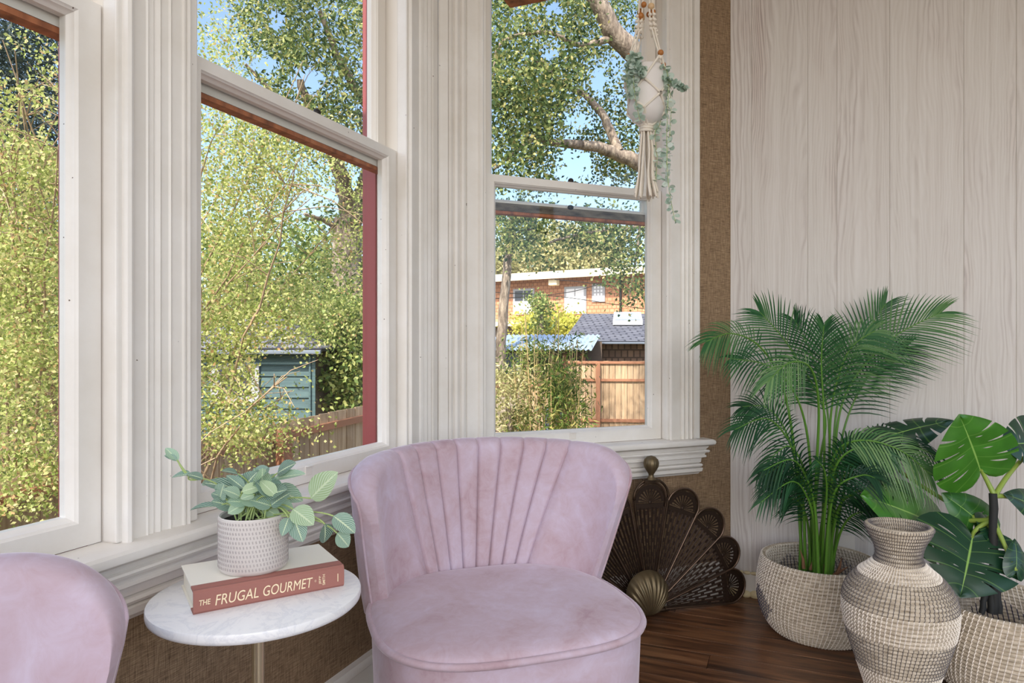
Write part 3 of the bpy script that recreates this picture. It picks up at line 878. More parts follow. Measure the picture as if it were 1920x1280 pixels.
def woven(root, prof, pitch, step, colour, inner_rows, wall=.011, nseg=110):
    R = resample(prof, pitch); n = len(R)-1
    body = []; frames = []
    for i in range(n):
        a, b = R[i], R[i+1]; tg = (b-a).normalized(); nr = Vector((tg.y, -tg.x)); h = (b-a).length
        frames.append((a.lerp(b,.5), tg, nr, h))
        for k in range(5):
            s = k/5; body.append(a.lerp(b,s) + nr*(h*.42*math.sin(PI*s)))
    body.append(R[-1])
    # rolled rim then down the inside to just above the bottom
    last = R[-1]; fr = frames[-1]
    ins = []
    for i in range(n-1, -1, -1):
        c_, tg, nr, h = frames[i]
        for k in range(4):
            s = 1-k/4; ins.append(c_ + tg*(s-.5)*h - nr*(wall + h*.25*math.sin(PI*s)))
    prof2 = [(max(.001,p.x),p.y) for p in body] + [(max(.001,p.x),p.y) for p in ins]
    prof2 = [(.001, prof2[0][1])] + prof2 + [(.001, prof2[-1][1]+.004)]
    obj('coiled_body', MB().lathe(prof2, nseg), MAT['seagrass'], root, smooth=60)
    acc = {}
    cnt = round(2*PI*max(f_[0].x for f_ in frames)/step)
    for i, (c_, tg, nr, h) in enumerate(frames):
        for k in range(cnt):
            a = 2*PI*k/cnt + i*.011
            for side in ((1,-1) if i >= n-inner_rows else (1,)):
                key = colour(i/n, a, side)
                if key is None: continue
                ca, sa = math.cos(a), math.sin(a); skew = .22*h/max(.03,c_.x)
                pts = []
                for q in (-.52,-.2,.2,.52):
                    if side == 1: p = c_ + tg*q*h + nr*(h*.42*math.cos(q*PI*.96)+.0009)
                    else: p = c_ + tg*q*h - nr*(wall + h*.25*math.cos(q*PI*.96)+.0009)
                    aa = a + skew*q
                    pts.append(Vector((p.x*math.cos(aa), p.x*math.sin(aa), p.y)))
                tv = Vector((-sa, ca, 0))*(.0021 if key != 'stitch_grey' else .0013)*min(1, .35+.65*c_.x/.15)
                n3d = Vector((nr.x*ca, nr.x*sa, nr.y))*side*.0014
                mb = acc.setdefault(key, MB())
                vs = []
                for p in pts: vs += [p-tv-n3d, p+n3d, p+tv-n3d]
                fs = []
                for s in range(3):
                    b0 = s*3; fs += [(b0,b0+1,b0+4,b0+3),(b0+1,b0+2,b0+5,b0+4)]
                mb.add(vs, fs)
    for key, mb in acc.items():
        o = obj('stitching', mb, MAT[key], root); o['kind'] = 'stuff'
        o['label'] = {'stitch':'pale stitches','stitch_dark':'navy stitches','stitch_grey':'thin grey stitches'}[key]
B1 = (1.172, 2.605); B2 = (1.572, 2.165); VS = (1.161, 2.05)
bprof = [(.150,.004),(.175,.02),(.205,.07),(.220,.13),(.221,.19),(.213,.245),(.203,.285)]
def bcol(seed):
    def f(v, a, side):
        # navy lozenges woven on the flanks
        for (a0, v0) in (((PI*1.46, .16), (.9, .62), (2.2, .7)) if seed else ((PI*.87, .40), (.35, .62), (PI*.45, .6))):
            da = (a-a0+PI) % (2*PI) - PI
            if abs(da)/.42 + abs(v-v0)/.24 < 1: return 'stitch_dark'
        return 'stitch'
    return f
b1 = thing('seagrass_basket', 'round seagrass basket holding the feathery palm beside the fan screen', 'basket', (*B1, 0), .35, group='seagrass plant baskets')
woven(b1, bprof, .0122, .0158, bcol(0), 12)
b2 = thing('seagrass_basket', 'round seagrass basket holding the monstera at the right edge', 'basket', (*B2, 0), .2, group='seagrass plant baskets')
woven(b2, bprof, .0122, .0158, bcol(1), 12)
vprof = [(.055,.003),(.072,.012),(.092,.08),(.118,.16),(.142,.24),(.151,.30),(.147,.35),(.122,.395),(.080,.432),(.062,.452),(.058,.475),(.066,.505),(.082,.535),(.090,.556)]
def vcol(v, a, side):
    if side < 0: return 'stitch_grey'
    if v > .80: return 'stitch_grey'
    if v > .70: return 'stitch'
    if v > .55: return 'stitch_grey'
    if v > .42: return 'stitch'
    if v > .24: return 'stitch_grey'
    return 'stitch'
vs_ = thing('seagrass_vase', 'tall flared seagrass vase with narrow neck standing before the two baskets', 'vase', (*VS, 0))
woven(vs_, vprof, .0118, .0130, vcol, 6, wall=.008)

# ================================================================== PALM
MAT['palm_leaf'] = leafmat('palm_leaflets', [(0, lin(24,60,38)), (.5, lin(50,100,56)), (1, lin(120,154,96))], .2, .4)
MAT['palm_stem'] = plain('palm_stem', lin(86,132,44), .45)
MAT['husk'] = plain('dry_husk', lin(134,96,70), .8)
pm = thing('palm_plant', 'feathery green areca palm with many thin leaflets against the panelling', 'plant', (*B1, .06))
PO = Vector((*B1, .06))
obj('planting_plug', MB().lathe([(.001,0),(.150,0),(.165,.05),(.172,.10),(.001,.112)], 40), MAT['soil'], pm, smooth=50)
def bez(P, n):
    P = [Vector(p) for p in P]; out = []
    for i in range(n+1):
        s = i/n*(len(P)-1); k = min(len(P)-2, int(s)); s -= k
        p0,p1,p2_,p3_ = P[max(0,k-1)],P[k],P[k+1],P[min(len(P)-1,k+2)]
        out.append(.5*((2*p1)+(p2_-p0)*s+(2*p0-5*p1+4*p2_-p3_)*s*s+(3*p1-p0-3*p2_+p3_)*s**3))
    return out
def set_tone(o, vals):
    a = o.data.attributes.new('tone', 'FLOAT', 'FACE'); a.data.foreach_set('value', np.asarray(vals, dtype=np.float32))
def frond(ctrl, start, Lmax, n, base_px, nh, tone=.5, droop=.35):
    """ctrl: (px,py,depth) from the stem foot to the tip; leaflets begin at fraction start"""
    P = bez([at(*c) for c in ctrl], 60); P = [p-PO for p in P]
    stem = obj('stem', MB().tube(P[::2], [.0065*(1-i/30)*.8+.0012 for i in range(31)], 7), MAT['palm_stem'], pm, smooth=80)
    m = MB(); tones = []
    for i in range(n):
        s = start + (1-start)*(i+.5)/n; q = (i+.5)/n
        k = s*60; k0 = min(59, int(k)); p = P[k0].lerp(P[k0+1], k-k0)
        tg = (P[min(60,k0+2)]-P[max(0,k0-1)]).normalized()
        nn = (nh - tg*nh.dot(tg)).normalized(); lat = tg.cross(nn)
        L = 1.18*Lmax*(.45+.55*math.sin(PI*min(1,.12+.80*q)))*(1-.35*q**3)*random.uniform(.9,1.08)
        for sd_ in (-1, 1):
            fw = .60+.4*q+1.7*q**3
            dirv = (lat*sd_ + tg*fw + nn*random.uniform(.0,.22)).normalized()
            wv = dirv.cross(nn + lat*random.uniform(-.25,.25)).normalized()
            vsl = []
            for j in range(5):
                r_ = j/4; c_ = p + dirv*L*r_ + Vector((0,0,-1))*droop*L*r_*r_ 
                wd = .0031*(.55+1.6*r_ if r_ < .3 else 1.03*(1-((r_-.3)/.7)**1.6))+.0002
                vsl += [c_-wv*wd, c_+wv*wd]
            m.add(vsl, [(2*j,2*j+1,2*j+3,2*j+2) for j in range(4)])
            tv = min(1, max(0, tone + random.uniform(-.22,.22))); tones += [tv]*4
    o = obj('frond', m, MAT['palm_leaf'], stem, smooth=80); set_tone(o, tones)
TOC = Vector((-.35,-.85,.4))
fr = [
 ([(1515,1070,2.62),(1535,880,2.62),(1545,770,2.60),(1480,650,2.58),(1425,585,2.56)], .52, .20, 30, .5, .25),
 ([(1505,1070,2.60),(1490,850,2.58),(1466,720,2.54),(1425,650,2.48),(1372,625,2.42),(1325,640,2.38)], .60, .13, 24, .55, .5),
 ([(1520,1072,2.60),(1520,880,2.56),(1500,760,2.50),(1450,690,2.44),(1372,672,2.38)], .58, .13, 24, .35, .45),
 ([(1545,1075,2.62),(1560,880,2.64),(1572,750,2.66),(1610,650,2.68),(1660,570,2.68)], .50, .19, 30, .5, .2),
 ([(1550,1075,2.60),(1562,880,2.60),(1585,740,2.58),(1665,640,2.54),(1765,585,2.50)], .50, .21, 34, .6, .25),
 ([(1555,1075,2.60),(1555,900,2.55),(1560,760,2.50),(1590,660,2.46),(1640,620,2.42)], .52, .20, 28, .62, .55),
 ([(1510,1070,2.58),(1505,930,2.54),(1485,840,2.48),(1440,785,2.42),(1378,805,2.38)], .50, .13, 24, .25, .45),
 ([(1500,1070,2.60),(1500,920,2.60),(1478,820,2.60),(1440,765,2.60),(1392,762,2.60)], .55, .12, 22, .2, .4),
 ([(1530,1078,2.55),(1550,920,2.48),(1570,845,2.42),(1620,825,2.36),(1690,845,2.32),(1745,890,2.30)], .48, .13, 26, .75, .55),
 ([(1560,1075,2.62),(1580,930,2.62),(1610,860,2.62),(1665,815,2.60),(1755,855,2.56)], .52, .13, 26, .15, .6),
 ([(1525,1075,2.56),(1530,900,2.46),(1535,760,2.36),(1520,690,2.28),(1480,680,2.22),(1440,715,2.20)], .62, .11, 20, .75, .6),
 ([(1540,1076,2.58),(1545,900,2.54),(1545,780,2.50),(1540,680,2.46),(1545,610,2.43)], .52, .16, 26, .35, .3),
 ([(1535,1078,2.56),(1528,960,2.50),(1500,900,2.44),(1465,890,2.40),(1440,915,2.38)], .42, .10, 20, .2, .5),
 ([(1550,1078,2.56),(1570,960,2.50),(1600,925,2.44),(1645,915,2.40),(1690,935,2.38)], .42, .11, 20, .2, .55),
 ([(1540,1078,2.54),(1545,980,2.44),(1550,920,2.36),(1545,880,2.30),(1530,862,2.26)], .38, .12, 20, .3, .6),
 ([(1520,1078,2.58),(1515,985,2.56),(1498,940,2.54),(1475,935,2.52)], .36, .11, 18, .15, .45),
 ([(1555,1078,2.56),(1575,1000,2.52),(1600,965,2.46),(1640,958,2.42)], .36, .11, 18, .2, .5),
 ([(1548,1076,2.62),(1556,900,2.66),(1550,760,2.70),(1520,660,2.72),(1490,600,2.72)], .52, .17, 24, .1, .25),
 ([(1552,1076,2.62),(1566,900,2.68),(1590,780,2.70),(1640,690,2.70),(1700,650,2.68)], .50, .18, 26, .15, .3),
]
for k in range(11):
    rk = random.Random(40+k); sg = -1 if k % 2 else 1
    x0 = 1538+sg*rk.uniform(2,22); ya = rk.uniform(840,960); d0 = 2.60-.03*(k % 5)
    fr.append(([(x0,1076,d0-.02),(x0+sg*6,ya+70,d0-.05),(x0+sg*22,ya+8,d0-.10),(x0+sg*rk.uniform(48,70),ya-rk.uniform(10,34),d0-.15),(x0+sg*rk.uniform(85,120),ya+rk.uniform(-10,25),d0-.19)], .34, .105, 22, rk.uniform(.05,.3), .55))
for ctrl, st, L, n, tone, dr in fr: frond(ctrl, st, L, n, None, TOC, tone, dr)
for (x, y, x2, y2) in ((1507,1065,1500,1030),(1520,1068,1527,1035),(1545,1075,1540,1050),(1568,1078,1578,1045),(1560,1080,1590,1062)):
    a_, b_ = at(x,y,2.56)-PO, at(x2,y2,2.55)-PO
    obj('husk', MB().tube([a_, a_.lerp(b_,.5)+Vector((.004,0,.002)), b_], [.007,.005,.001], 6), MAT['husk'], pm, smooth=80)
# ================================================================== MONSTERA
t = NT('monstera_leaf')
tc = t.n('ShaderNodeTexCoord'); sx_ = t.n('ShaderNodeSeparateXYZ'); t.l(tc.outputs['UV'], sx_.inputs[0])
rib = t.ramp(sx_.outputs[1], [(0,(1,1,1,1)),(.010,(1,1,1,1)),(.026,(0,0,0,1)),(1,(0,0,0,1))])
sv = t.math('ABSOLUTE', t.math('SINE', t.math('MULTIPLY', sx_.outputs[0], 22.)))
vein = t.ramp(sv, [(0,(1,1,1,1)),(.05,(.8,.8,.8,1)),(.14,(0,0,0,1)),(1,(0,0,0,1))])
oi = t.n('ShaderNodeObjectInfo')
v = t.coord('Object'); nn_ = t.noise(v, 4, 3)
oc = t.n('ShaderNodeMix', data_type='RGBA', blend_type='MULTIPLY'); oc.inputs[0].default_value = 1.0
t.l(oi.outputs['Color'], oc.inputs[6]); t.l(t.ramp(nn_, [(.3,(.75,.8,.75,1)),(.7,(1.1,1.1,1.05,1))]), oc.inputs[7])
col = t.mix(t.math('MULTIPLY', vein, .30), oc.outputs[2], lin(132,176,84)); col = t.mix(t.math('MULTIPLY', rib, .8), col, lin(150,190,96))
MAT['monstera'] = t.done(t.pbsdf(col, .32))
MAT['petiole'] = plain('yellow_green_petiole', lin(138,160,66), .4)
MAT['moss_trunk'] = plain('dark_trunk', lin(34,34,32), .7)
HEART = [(-.01,.015),(-.16,.06),(-.27,.20),(-.23,.37),(-.06,.49),(.16,.52),(.38,.47),(.60,.37),(.80,.22),(.93,.09),(1.0,0.0)]
def catm(P, s):
    s *= (len(P)-1); k = min(len(P)-2, int(s)); s -= k
    P = [Vector(p) for p in P]
    p0,p1,p2_,p3_ = P[max(0,k-1)],P[k],P[k+1],P[min(len(P)-1,k+2)]
    return .5*((2*p1)+(p2_-p0)*s+(2*p0-5*p1+4*p2_-p3_)*s*s+(3*p1-p0-3*p2_+p3_)*s**3)
def monstera_mesh(slots, holes, wid=1.0, droop=.16, cup=.22, seed=0):
    rnd = random.Random(seed); m = MB(); uv = []
    for side in (1, -1):
        sl = [(q + rnd.uniform(-.015,.015), s0 + rnd.uniform(-.06,.06), g) for q, s0, g in slots]
        hl = [(q + rnd.uniform(-.012,.012), a, b, g) for q, a, b, g in holes]
        cuts = sorted([(q, 's', s0, 1, g) for q, s0, g in sl] + [(q, 'h', a, b, g) for q, a, b, g in hl])
        edges = [None] + cuts + [None]
        def off(c, s):
            if c is None: return 0
            _, ty, a, b, g = c
            if s <= a: return 0
            if ty == 's': return g*min(1,((s-a)/(1-a)))**.5
            if s >= b: return 0
            return g*math.sin(PI*(s-a)/(b-a))**.7
        for k in range(len(edges)-1):
            lo, hi = edges[k], edges[k+1]
            ql = 0 if lo is None else lo[0]; qh = 1 if hi is None else hi[0]
            rows = []; NQ, NS = 7, 18
            for i in range(NS+1):
                s = i/NS; a = ql + off(lo, s); b = qh - off(hi, s); row = []
                for j in range(NQ+1):
                    q = a + (b-a)*j/NQ
                    M_ = catm(HEART, q); fq = max(0, (q-.22)/.78)**1.05
                    x = fq*(1-s) + M_.x*s; y = M_.y*s*wid
                    x -= .10*s*(1-s)*(1 if q > .3 else 0)
                    z = -droop*max(0,x)**2 - cup*y*y + .022*abs(math.sin(q*11))*math.sin(PI*min(1,s*1.05))
                    row.append((x, side*y, z)); uv.append((q, s))
                rows.append(row if side > 0 else row[::-1])
                if side < 0: uv[-(NQ+1):] = uv[-(NQ+1):][::-1]
            m.grid(rows)
    return m, uv
SL = [(.47,.42,.009),(.60,.38,.010),(.74,.50,.009)]
HO = [(.38,.30,.72,.0075),(.54,.22,.42,.006),(.67,.2,.36,.006)]
def mono(name, *a, **k):
    m, uv = monstera_mesh(*a, **k); o = obj(name, m, MAT['monstera'], None, smooth=80, uvs=uv); d = o.data; bpy.data.objects.remove(o); return d
MD = [mono('monstera_leaf', SL, HO, 1.0, .10, .20, seed=1), mono('monstera_leaf', SL[1:], HO, .95, .30, .5, seed=2),
      mono('monstera_leaf', [(.33,.35,.012),(.44,.25,.014),(.56,.22,.014),(.67,.25,.014),(.78,.35,.01)], [], .8, .2, .9, seed=3), mono('monstera_leaf', [], [(.5,.3,.5,.01)], .85, .2, .4, seed=4)]
mp = thing('monstera_plant', 'glossy monstera plant with split heart shaped leaves at right', 'plant', (*B2, .06))
MO = Vector((*B2, .06))
obj('planting_plug', MB().lathe([(.001,0),(.150,0),(.165,.05),(.172,.10),(.001,.112)], 40), MAT['soil'], mp, smooth=50)
def V(x,y,z): return Vector((x,y,z))
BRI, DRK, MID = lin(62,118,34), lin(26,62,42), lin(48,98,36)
# base px, tip px, depths, normal hint, mesh, colour, width factor
ml = [
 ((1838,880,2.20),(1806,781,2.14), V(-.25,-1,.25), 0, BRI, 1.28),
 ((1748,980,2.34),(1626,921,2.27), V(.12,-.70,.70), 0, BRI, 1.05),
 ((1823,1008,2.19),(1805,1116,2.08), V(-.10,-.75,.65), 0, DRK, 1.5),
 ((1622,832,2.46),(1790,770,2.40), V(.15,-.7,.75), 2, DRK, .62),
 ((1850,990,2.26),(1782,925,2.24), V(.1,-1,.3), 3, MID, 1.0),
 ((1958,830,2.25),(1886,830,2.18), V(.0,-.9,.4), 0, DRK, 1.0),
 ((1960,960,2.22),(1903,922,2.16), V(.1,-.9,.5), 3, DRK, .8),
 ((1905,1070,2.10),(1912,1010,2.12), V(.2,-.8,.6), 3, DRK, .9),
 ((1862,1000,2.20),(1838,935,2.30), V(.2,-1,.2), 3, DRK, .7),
]
trunk_top = at(1862,975,2.19)
for i, (b, tp, nh, k, colr, wf) in enumerate(ml):
    B, T = at(*b), at(*tp); M, L = leaf_frame(B, T, nh)
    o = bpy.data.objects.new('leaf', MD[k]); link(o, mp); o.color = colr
    o.matrix_local = Matrix.Translation(-MO) @ M @ Matrix.Diagonal((L, L*wf, L, 1))
    src = at(1865,930,2.19) if i in (0,5,6) else trunk_top
    if i == 3: src = at(1862,990,2.2)
    mid_ = src.lerp(B,.5) + (Vector((0,.05,-.01)) if i in (1,2) else Vector((0,.02,.03))) if i != 3 else at(1700,900,2.5)
    pts = [src*(1-s)**2 + mid_*2*s*(1-s) + B*s*s - MO for s in [q/10 for q in range(11)]]
    obj('petiole', MB().tube(pts, [.0085-.0035*q/10 for q in range(11)], 8), MAT['petiole'], mp, smooth=80)
for (x, y, x2, y2, r0) in ((1864,1150,1862,925,.012),(1840,1150,1858,1060,.009),(1858,1150,1864,1050,.012),(1874,1150,1866,1040,.009)):
    a_, b_ = at(x,y,2.165)-MO, at(x2,y2,2.185)-MO
    obj('trunk', MB().tube([a_.lerp(b_,s/8)+Vector((.002*math.sin(s*2),0,0)) for s in range(9)], [r0*(1.0+.08*(s%2)) for s in range(9)], 10), MAT['moss_trunk'], mp, smooth=50)

# ================================================================== FAN FIRE SCREEN
fa = math.radians(17)
fs_ = thing('fan_fire_screen', 'dark bronze folding fan fire screen with shell and pierced blades in the corner', 'fire screen', (.552, 2.758, 0), fa)
PV = .022; PV2 = .050
def blade(k, ang, R, y):
    br_ = bpy.data.objects.new('blade', None)
    m = MB(); rt = R-.495
    def P(rho, q): # along, across
        a = math.radians(ang); return (rho*math.cos(a) - q*math.sin(a)*1, y, PV + rho*math.sin(a) + q*math.cos(a)) if False else (rho*math.cos(a)+q*math.sin(a), y, PV+rho*math.sin(a)-q*math.cos(a))
    rc = .420+rt
    hw = lambda rho: .018+(.074-.018)*(rho-.08)/(rc-.08)
    out = [(.08,-hw(.08))] + [(rho,-hw(rho)) for rho in (.2,.3,rc)] + [(rc+.074*math.sin(a), -.074*math.cos(a)) for a in [PI*i/16 for i in range(1,16)]] + [(rho,hw(rho)) for rho in (rc,.3,.2,.08)]
    o = obj('blade', MB().tube([P(*p) for p in out], .0042, 8), MAT['bronze_rail'], fs_, smooth=80)
    # inner flat border
    m = MB()
    for i in range(len(out)-1):
        (r0,q0),(r1,q1) = out[i], out[i+1]
        f0 = lambda r,q: (r - (.010 if r > rc else 0)*(r-rc)/.074, q*(1-.010/max(.012,abs(q))) if abs(q) > .012 else q*.2)
        a_,b_,c_,d_ = P(r0,q0),P(r1,q1),P(*f0(r1,q1)),P(*f0(r0,q0))
        m.add([a_,b_,c_,d_],[(0,1,2,3)])
        e = .0025
        m.add([(p[0],p[1]+e,p[2]) for p in (a_,b_,c_,d_)],[(3,2,1,0)])
    obj('border', m, MAT['bronze'], o)
    # cross band + rosette spokes
    m = MB()
    w0 = hw(rc-.03)-.004
    pts = [P(rc-.036,-w0),P(rc-.036,w0),P(rc-.012,w0),P(rc-.012,-w0)]
    m.add(pts + [(p[0],p[1]+.003,p[2]) for p in pts], [(0,1,2,3),(7,6,5,4),(0,3,7,4),(1,5,6,2),(0,4,5,1),(3,2,6,7)])
    ctr = (rc-.008, 0)
    for s in range(12):            # dark wedges between the pierced spokes
        a0, a1 = PI*(s-.5+.26)/11, PI*(s-.5+.74)/11
        a0, a1 = max(0, a0), min(PI, a1)
        pol = [(ctr[0]+r_*math.sin(a), -r_*math.cos(a)) for r_, a in ((.008,a0),(.056,a0),(.056,a1),(.008,a1))]
        q4 = [P(*p) for p in pol]
        m.add(q4 + [(p[0],p[1]+.003,p[2]) for p in q4], [(0,1,2,3),(7,6,5,4),(0,3,7,4),(1,5,6,2)])
    for s in range(24):            # rim
        a0, a1 = PI*s/24, PI*(s+1)/24
        q4 = [P(ctr[0]+r_*math.sin(a), -r_*math.cos(a)) for r_, a in ((.053,a0),(.070,a0),(.070,a1),(.053,a1))]
        m.add(q4 + [(p[0],p[1]+.003,p[2]) for p in q4], [(0,1,2,3),(7,6,5,4),(0,3,7,4),(1,5,6,2)])
    m.ball(P(*ctr), .008, 5, (1,.6,1))
    for i in range(13):
        a = PI*i/12; m.ball(P(rc-.004+.040*math.sin(a), -.040*math.cos(a)), .0020, 3)
    obj('rosette', m, MAT['bronze_dark'], o, smooth=30)
    # pierced lattice: radial bars with staggered cross links
    m = MB(); nb = 7
    for j in range(nb+1):
        q = -1+2*j/nb
        m.tube([P(.09, q*(hw(.09)-.006)), P(rc-.03, q*(hw(rc-.03)-.006))], [.0018,.0046], 4)
    rho = .11; lv = 0
    while rho < rc-.04:
        for j in range(nb):
            if (j+lv) % 2: continue
            q0, q1 = -1+2*j/nb, -1+2*(j+1)/nb; h_ = hw(rho)-.006
            a_,b_,c_,d_ = P(rho, q0*h_),P(rho, q1*h_),P(rho+.017, q1*h_),P(rho+.017, q0*h_)
            m.add([a_,b_,c_,d_],[(0,1,2,3)])
        rho += .028; lv += 1
    obj('fretwork', m, MAT['bronze_dark'], o)
angs = [8, 28.5, 49, 69.5, 90, 110.5, 131, 151.5, 172]
for k, a in enumerate(angs):
    off = abs(k-4)
    blade(k, a, (.468,.482,.500,.514,.523)[4-off], -.012+.006*off + (.0 if k <= 4 else .003))
# shell boss at the hinge
m = MB(); rows = []
SA, SBh = .091, .090
for i in range(17):
    r_ = i/16; row = []
    for j in range(129):
        a = math.radians(-84+168*j/128)
        R_ = (2*math.cos(a)/SBh)/((math.sin(a)/SA)**2 + (math.cos(a)/SBh)**2)
        rib_ = .5+.5*math.cos(a*19*2*PI/math.radians(168)+PI)
        x = math.sin(a)*R_*r_; z = math.cos(a)*R_*r_
        e2 = max(0, 1-(x/SA)**2-((z-SBh)/SBh)**2)
        row.append((x-.024, -.030-.055*math.sqrt(e2)-.0055*rib_*min(1,r_*1.5)*(e2**.25), .018+z))
    rows.append(row)
m.grid(rows); recalc(obj('shell', m, MAT['bronze_shell'], fs_, smooth=70))
m = MB().tube([(-.10,.02,.010),(.10,.02,.010)], .009, 8); m.tube([(-.09,.02,.008),(-.09,.09,.008)], .008, 8); m.tube([(.09,.02,.008),(.09,.09,.008)], .008, 8)
m.tube([(0,0,.01),(0,-.02,.08)], .014, 8)
obj('foot', m, MAT['bronze'], fs_, smooth=60)
# uprights, bracket and scallop finial
m = MB()
for sx in (-1,1): m.tube([(sx*.020,-.022,PV2+.08),(sx*.070,-.022,PV2+.39),(sx*.074,-.022,PV2+.43)], .0045, 8)
m.tube([(-.074,-.022,PV2+.43)]+[(.078*math.cos(a),-.022,PV2+.43+.078*math.sin(a)) for a in [PI-PI*i/14 for i in range(15)]], .0055, 8)
m.box(-.034,.034,-.034,-.008,PV2+.494,PV2+.506)
obj('handle_bracket', m, MAT['bronze'], fs_, smooth=60)
m = MB().lathe([(.020,0),(.016,.006),(.010,.014),(.011,.022),(.020,.036),(.029,.052),(.031,.066),(.027,.080),(.016,.091),(.001,.095)], 72, (0,-.021,PV2+.506), mod=lambda a,v: 1+ (.02*math.cos(18*a) if v > .35 else 0))
obj('finial', m, MAT['bronze_shell'], fs_, smooth=70)

# ================================================================== HANGING MACRAME PLANTER
HD = 2.42
hp = at(1212, 180, HD); HC = Vector((hp.x, hp.y, 0))
hg = thing('macrame_planter', 'white macrame hanging planter with wooden beads before the garden window', 'planter', (HC.x, HC.y, at(1212,365,HD).z))
HO_ = Vector(hg.location)
def hz(y): return at(1212, y, HD).z - HO_.z
def hx_(x): return (x-1212)/F*HD
obj('pot', MB().lathe([(.001,hz(236)),(.022,hz(235)),(.050,hz(226)),(.064,hz(208)),(.070,hz(180)),(.070,hz(150)),(.066,hz(132)),(.060,hz(128)),(.060,hz(140)),(.001,hz(140))], 40), MAT['pot_white'], hg, smooth=50)
def ring(a, r): return Vector((r*math.cos(a), r*math.sin(a), 0))
cords = MB()
def bead(c, r, key): obj('bead', MB().ball(c, r, 8), MAT[key], hg, smooth=80)
topz = CEIL - HO_.z - .03
A4 = [math.radians(-62), math.radians(28), math.radians(118), math.radians(208)]
def cz(v, z): return Vector((v.x, v.y, z))
for qi, a in enumerate(A4):
    for e in (-1, 1):
        o_ = .006*e
        t0 = Vector((o_*.5, o_*.3, topz))
        p1 = cz(ring(a, .026)+Vector((o_,0,0)), hz(20)); p2_ = cz(ring(a, .040)+Vector((o_*.8,0,0)), hz(65)); p3_ = cz(ring(a,.075)+Vector((o_*.5,0,0)), hz(118))
        l_ = cz(ring(a+e*PI/4, .076), hz(160)); k1 = cz(ring(a+0*PI/4, .0755), hz(186))
        l2 = cz(ring(a+e*PI/4, .066), hz(212)); g_ = cz(ring(a+e*PI/6,.022), hz(236)); 
        cords.tube(bez([t0, p1, p2_, p3_], 24), .0032, 6)
        cords.tube(bez([p3_, l_], 6), .0045, 6); cords.tube(bez([l_, k1], 6), .0045, 6); cords.tube(bez([k1, l2], 6), .0045, 6); cords.tube(bez([l2, g_], 6), .0045, 6)
        for z_ in (34, 44, 54, 62):
            cords.ball(cz(ring(a, .031+.0002*(z_-34))+Vector((o_*1.2*(1 if z_ % 4 else -1),0,0)), hz(z_)), .0072, 5, (1,1,.8))
        cords.ball(l_, .006, 5); cords.ball(k1, .0075, 5)
    cords.ball(cz(ring(a,.075), hz(122)), .007, 5)
    bead(cz(ring(a,.076), hz(114)), .0105, 'bead_dark')
    bead(cz(ring(a,.026), hz(18+5*qi)), .0118, 'bead_dark' if qi % 2 else 'bead_light')
    bead(cz(ring(a+.5,.024), hz(26-4*qi)), .0100, 'bead_dark')
obj('cord_net', cords, MAT['cotton'], hg, smooth=80)
m = MB()
for z_ in (236, 241, 246): m.tube([cz(ring(2*PI*i/14, .021), hz(z_)+.001*math.sin(i)) for i in range(15)], .0055, 6)
obj('gathering_knot', m, MAT['cotton'], hg, smooth=80)
m = MB()
for i in range(34):
    a = random.uniform(0, 2*PI); r0 = .017*math.sqrt(random.random()); r1 = r0*1.5+.004; r2 = r0*2.1+.006
    m.tube(bez([cz(ring(a,r0),hz(240)), cz(ring(a+.1,r1),hz(290)), cz(ring(a-.1,r1+.002),hz(330)), cz(ring(a,r2+.006),hz(random.uniform(362,374)))], 10), [.0034]*8+[.0042,.0050,.0030], 5)
obj('tassel', m, MAT['cotton'], hg, smooth=80)
# trailing eucalyptus
def euca(paths, name='eucalyptus_trail'):
    for path in paths:
        P = bez([at(*p)-HO_ for p in path], 40)
        st = obj('vine', MB().tube(P, .0011, 5), MAT['stem_pale'], hg, smooth=80)
        m = MB(); tones = []
        for i in range(1, 41):
            for k in range(2):
                a = random.uniform(0, 2*PI); d = Vector((math.cos(a), math.sin(a), random.uniform(-.5,.3))).normalized()
                L = random.uniform(.014,.022); n_ = Vector((random.uniform(-1,1), random.uniform(-1.2,.1), random.uniform(-.6,.8))).normalized()
                s = d.cross(n_).normalized(); b = P[i] + d*.002; n_ = s.cross(d)
                vs = [b] + [b + d*L*(.5-.5*math.cos(q)) + s*L*.46*math.sin(q) + n_*L*.10*math.sin(q) for q in (.7,1.4,2.1,2.7)] + [b+d*L] + [b + d*L*(.5-.5*math.cos(q)) - s*L*.46*math.sin(q) + n_*L*.10*math.sin(q) for q in (2.7,2.1,1.4,.7)]
                m.add(vs, [tuple(range(10))]); tones.append(random.random())
        o = obj('eucalyptus_leaves', m, MAT['leaf_euca'], st); set_tone(o, tones); o['kind'] = 'stuff'
euca([[(1200,128,2.37),(1184,118,2.36),(1175,140,2.35),(1178,180,2.35)], [(1202,130,2.36),(1192,118,2.34),(1188,150,2.34),(1192,190,2.34),(1200,225,2.34)],
      [(1198,130,2.38),(1195,105,2.36),(1182,112,2.35),(1176,160,2.36)],
      [(1232,130,2.38),(1246,125,2.36),(1253,150,2.36),(1252,200,2.36),(1250,260,2.36),(1252,330,2.36),(1258,375,2.36),(1266,415,2.36)],
      [(1238,132,2.40),(1250,140,2.39),(1258,190,2.39),(1256,250,2.39),(1250,300,2.39),(1248,345,2.39)],
      [(1236,140,2.44),(1244,180,2.44),(1238,230,2.42),(1228,250,2.40),(1232,300,2.40),(1228,350,2.40)],
      [(1240,140,2.38),(1256,152,2.36),(1272,160,2.35),(1287,166,2.34)], [(1205,132,2.35),(1196,130,2.33),(1202,140,2.33)]])
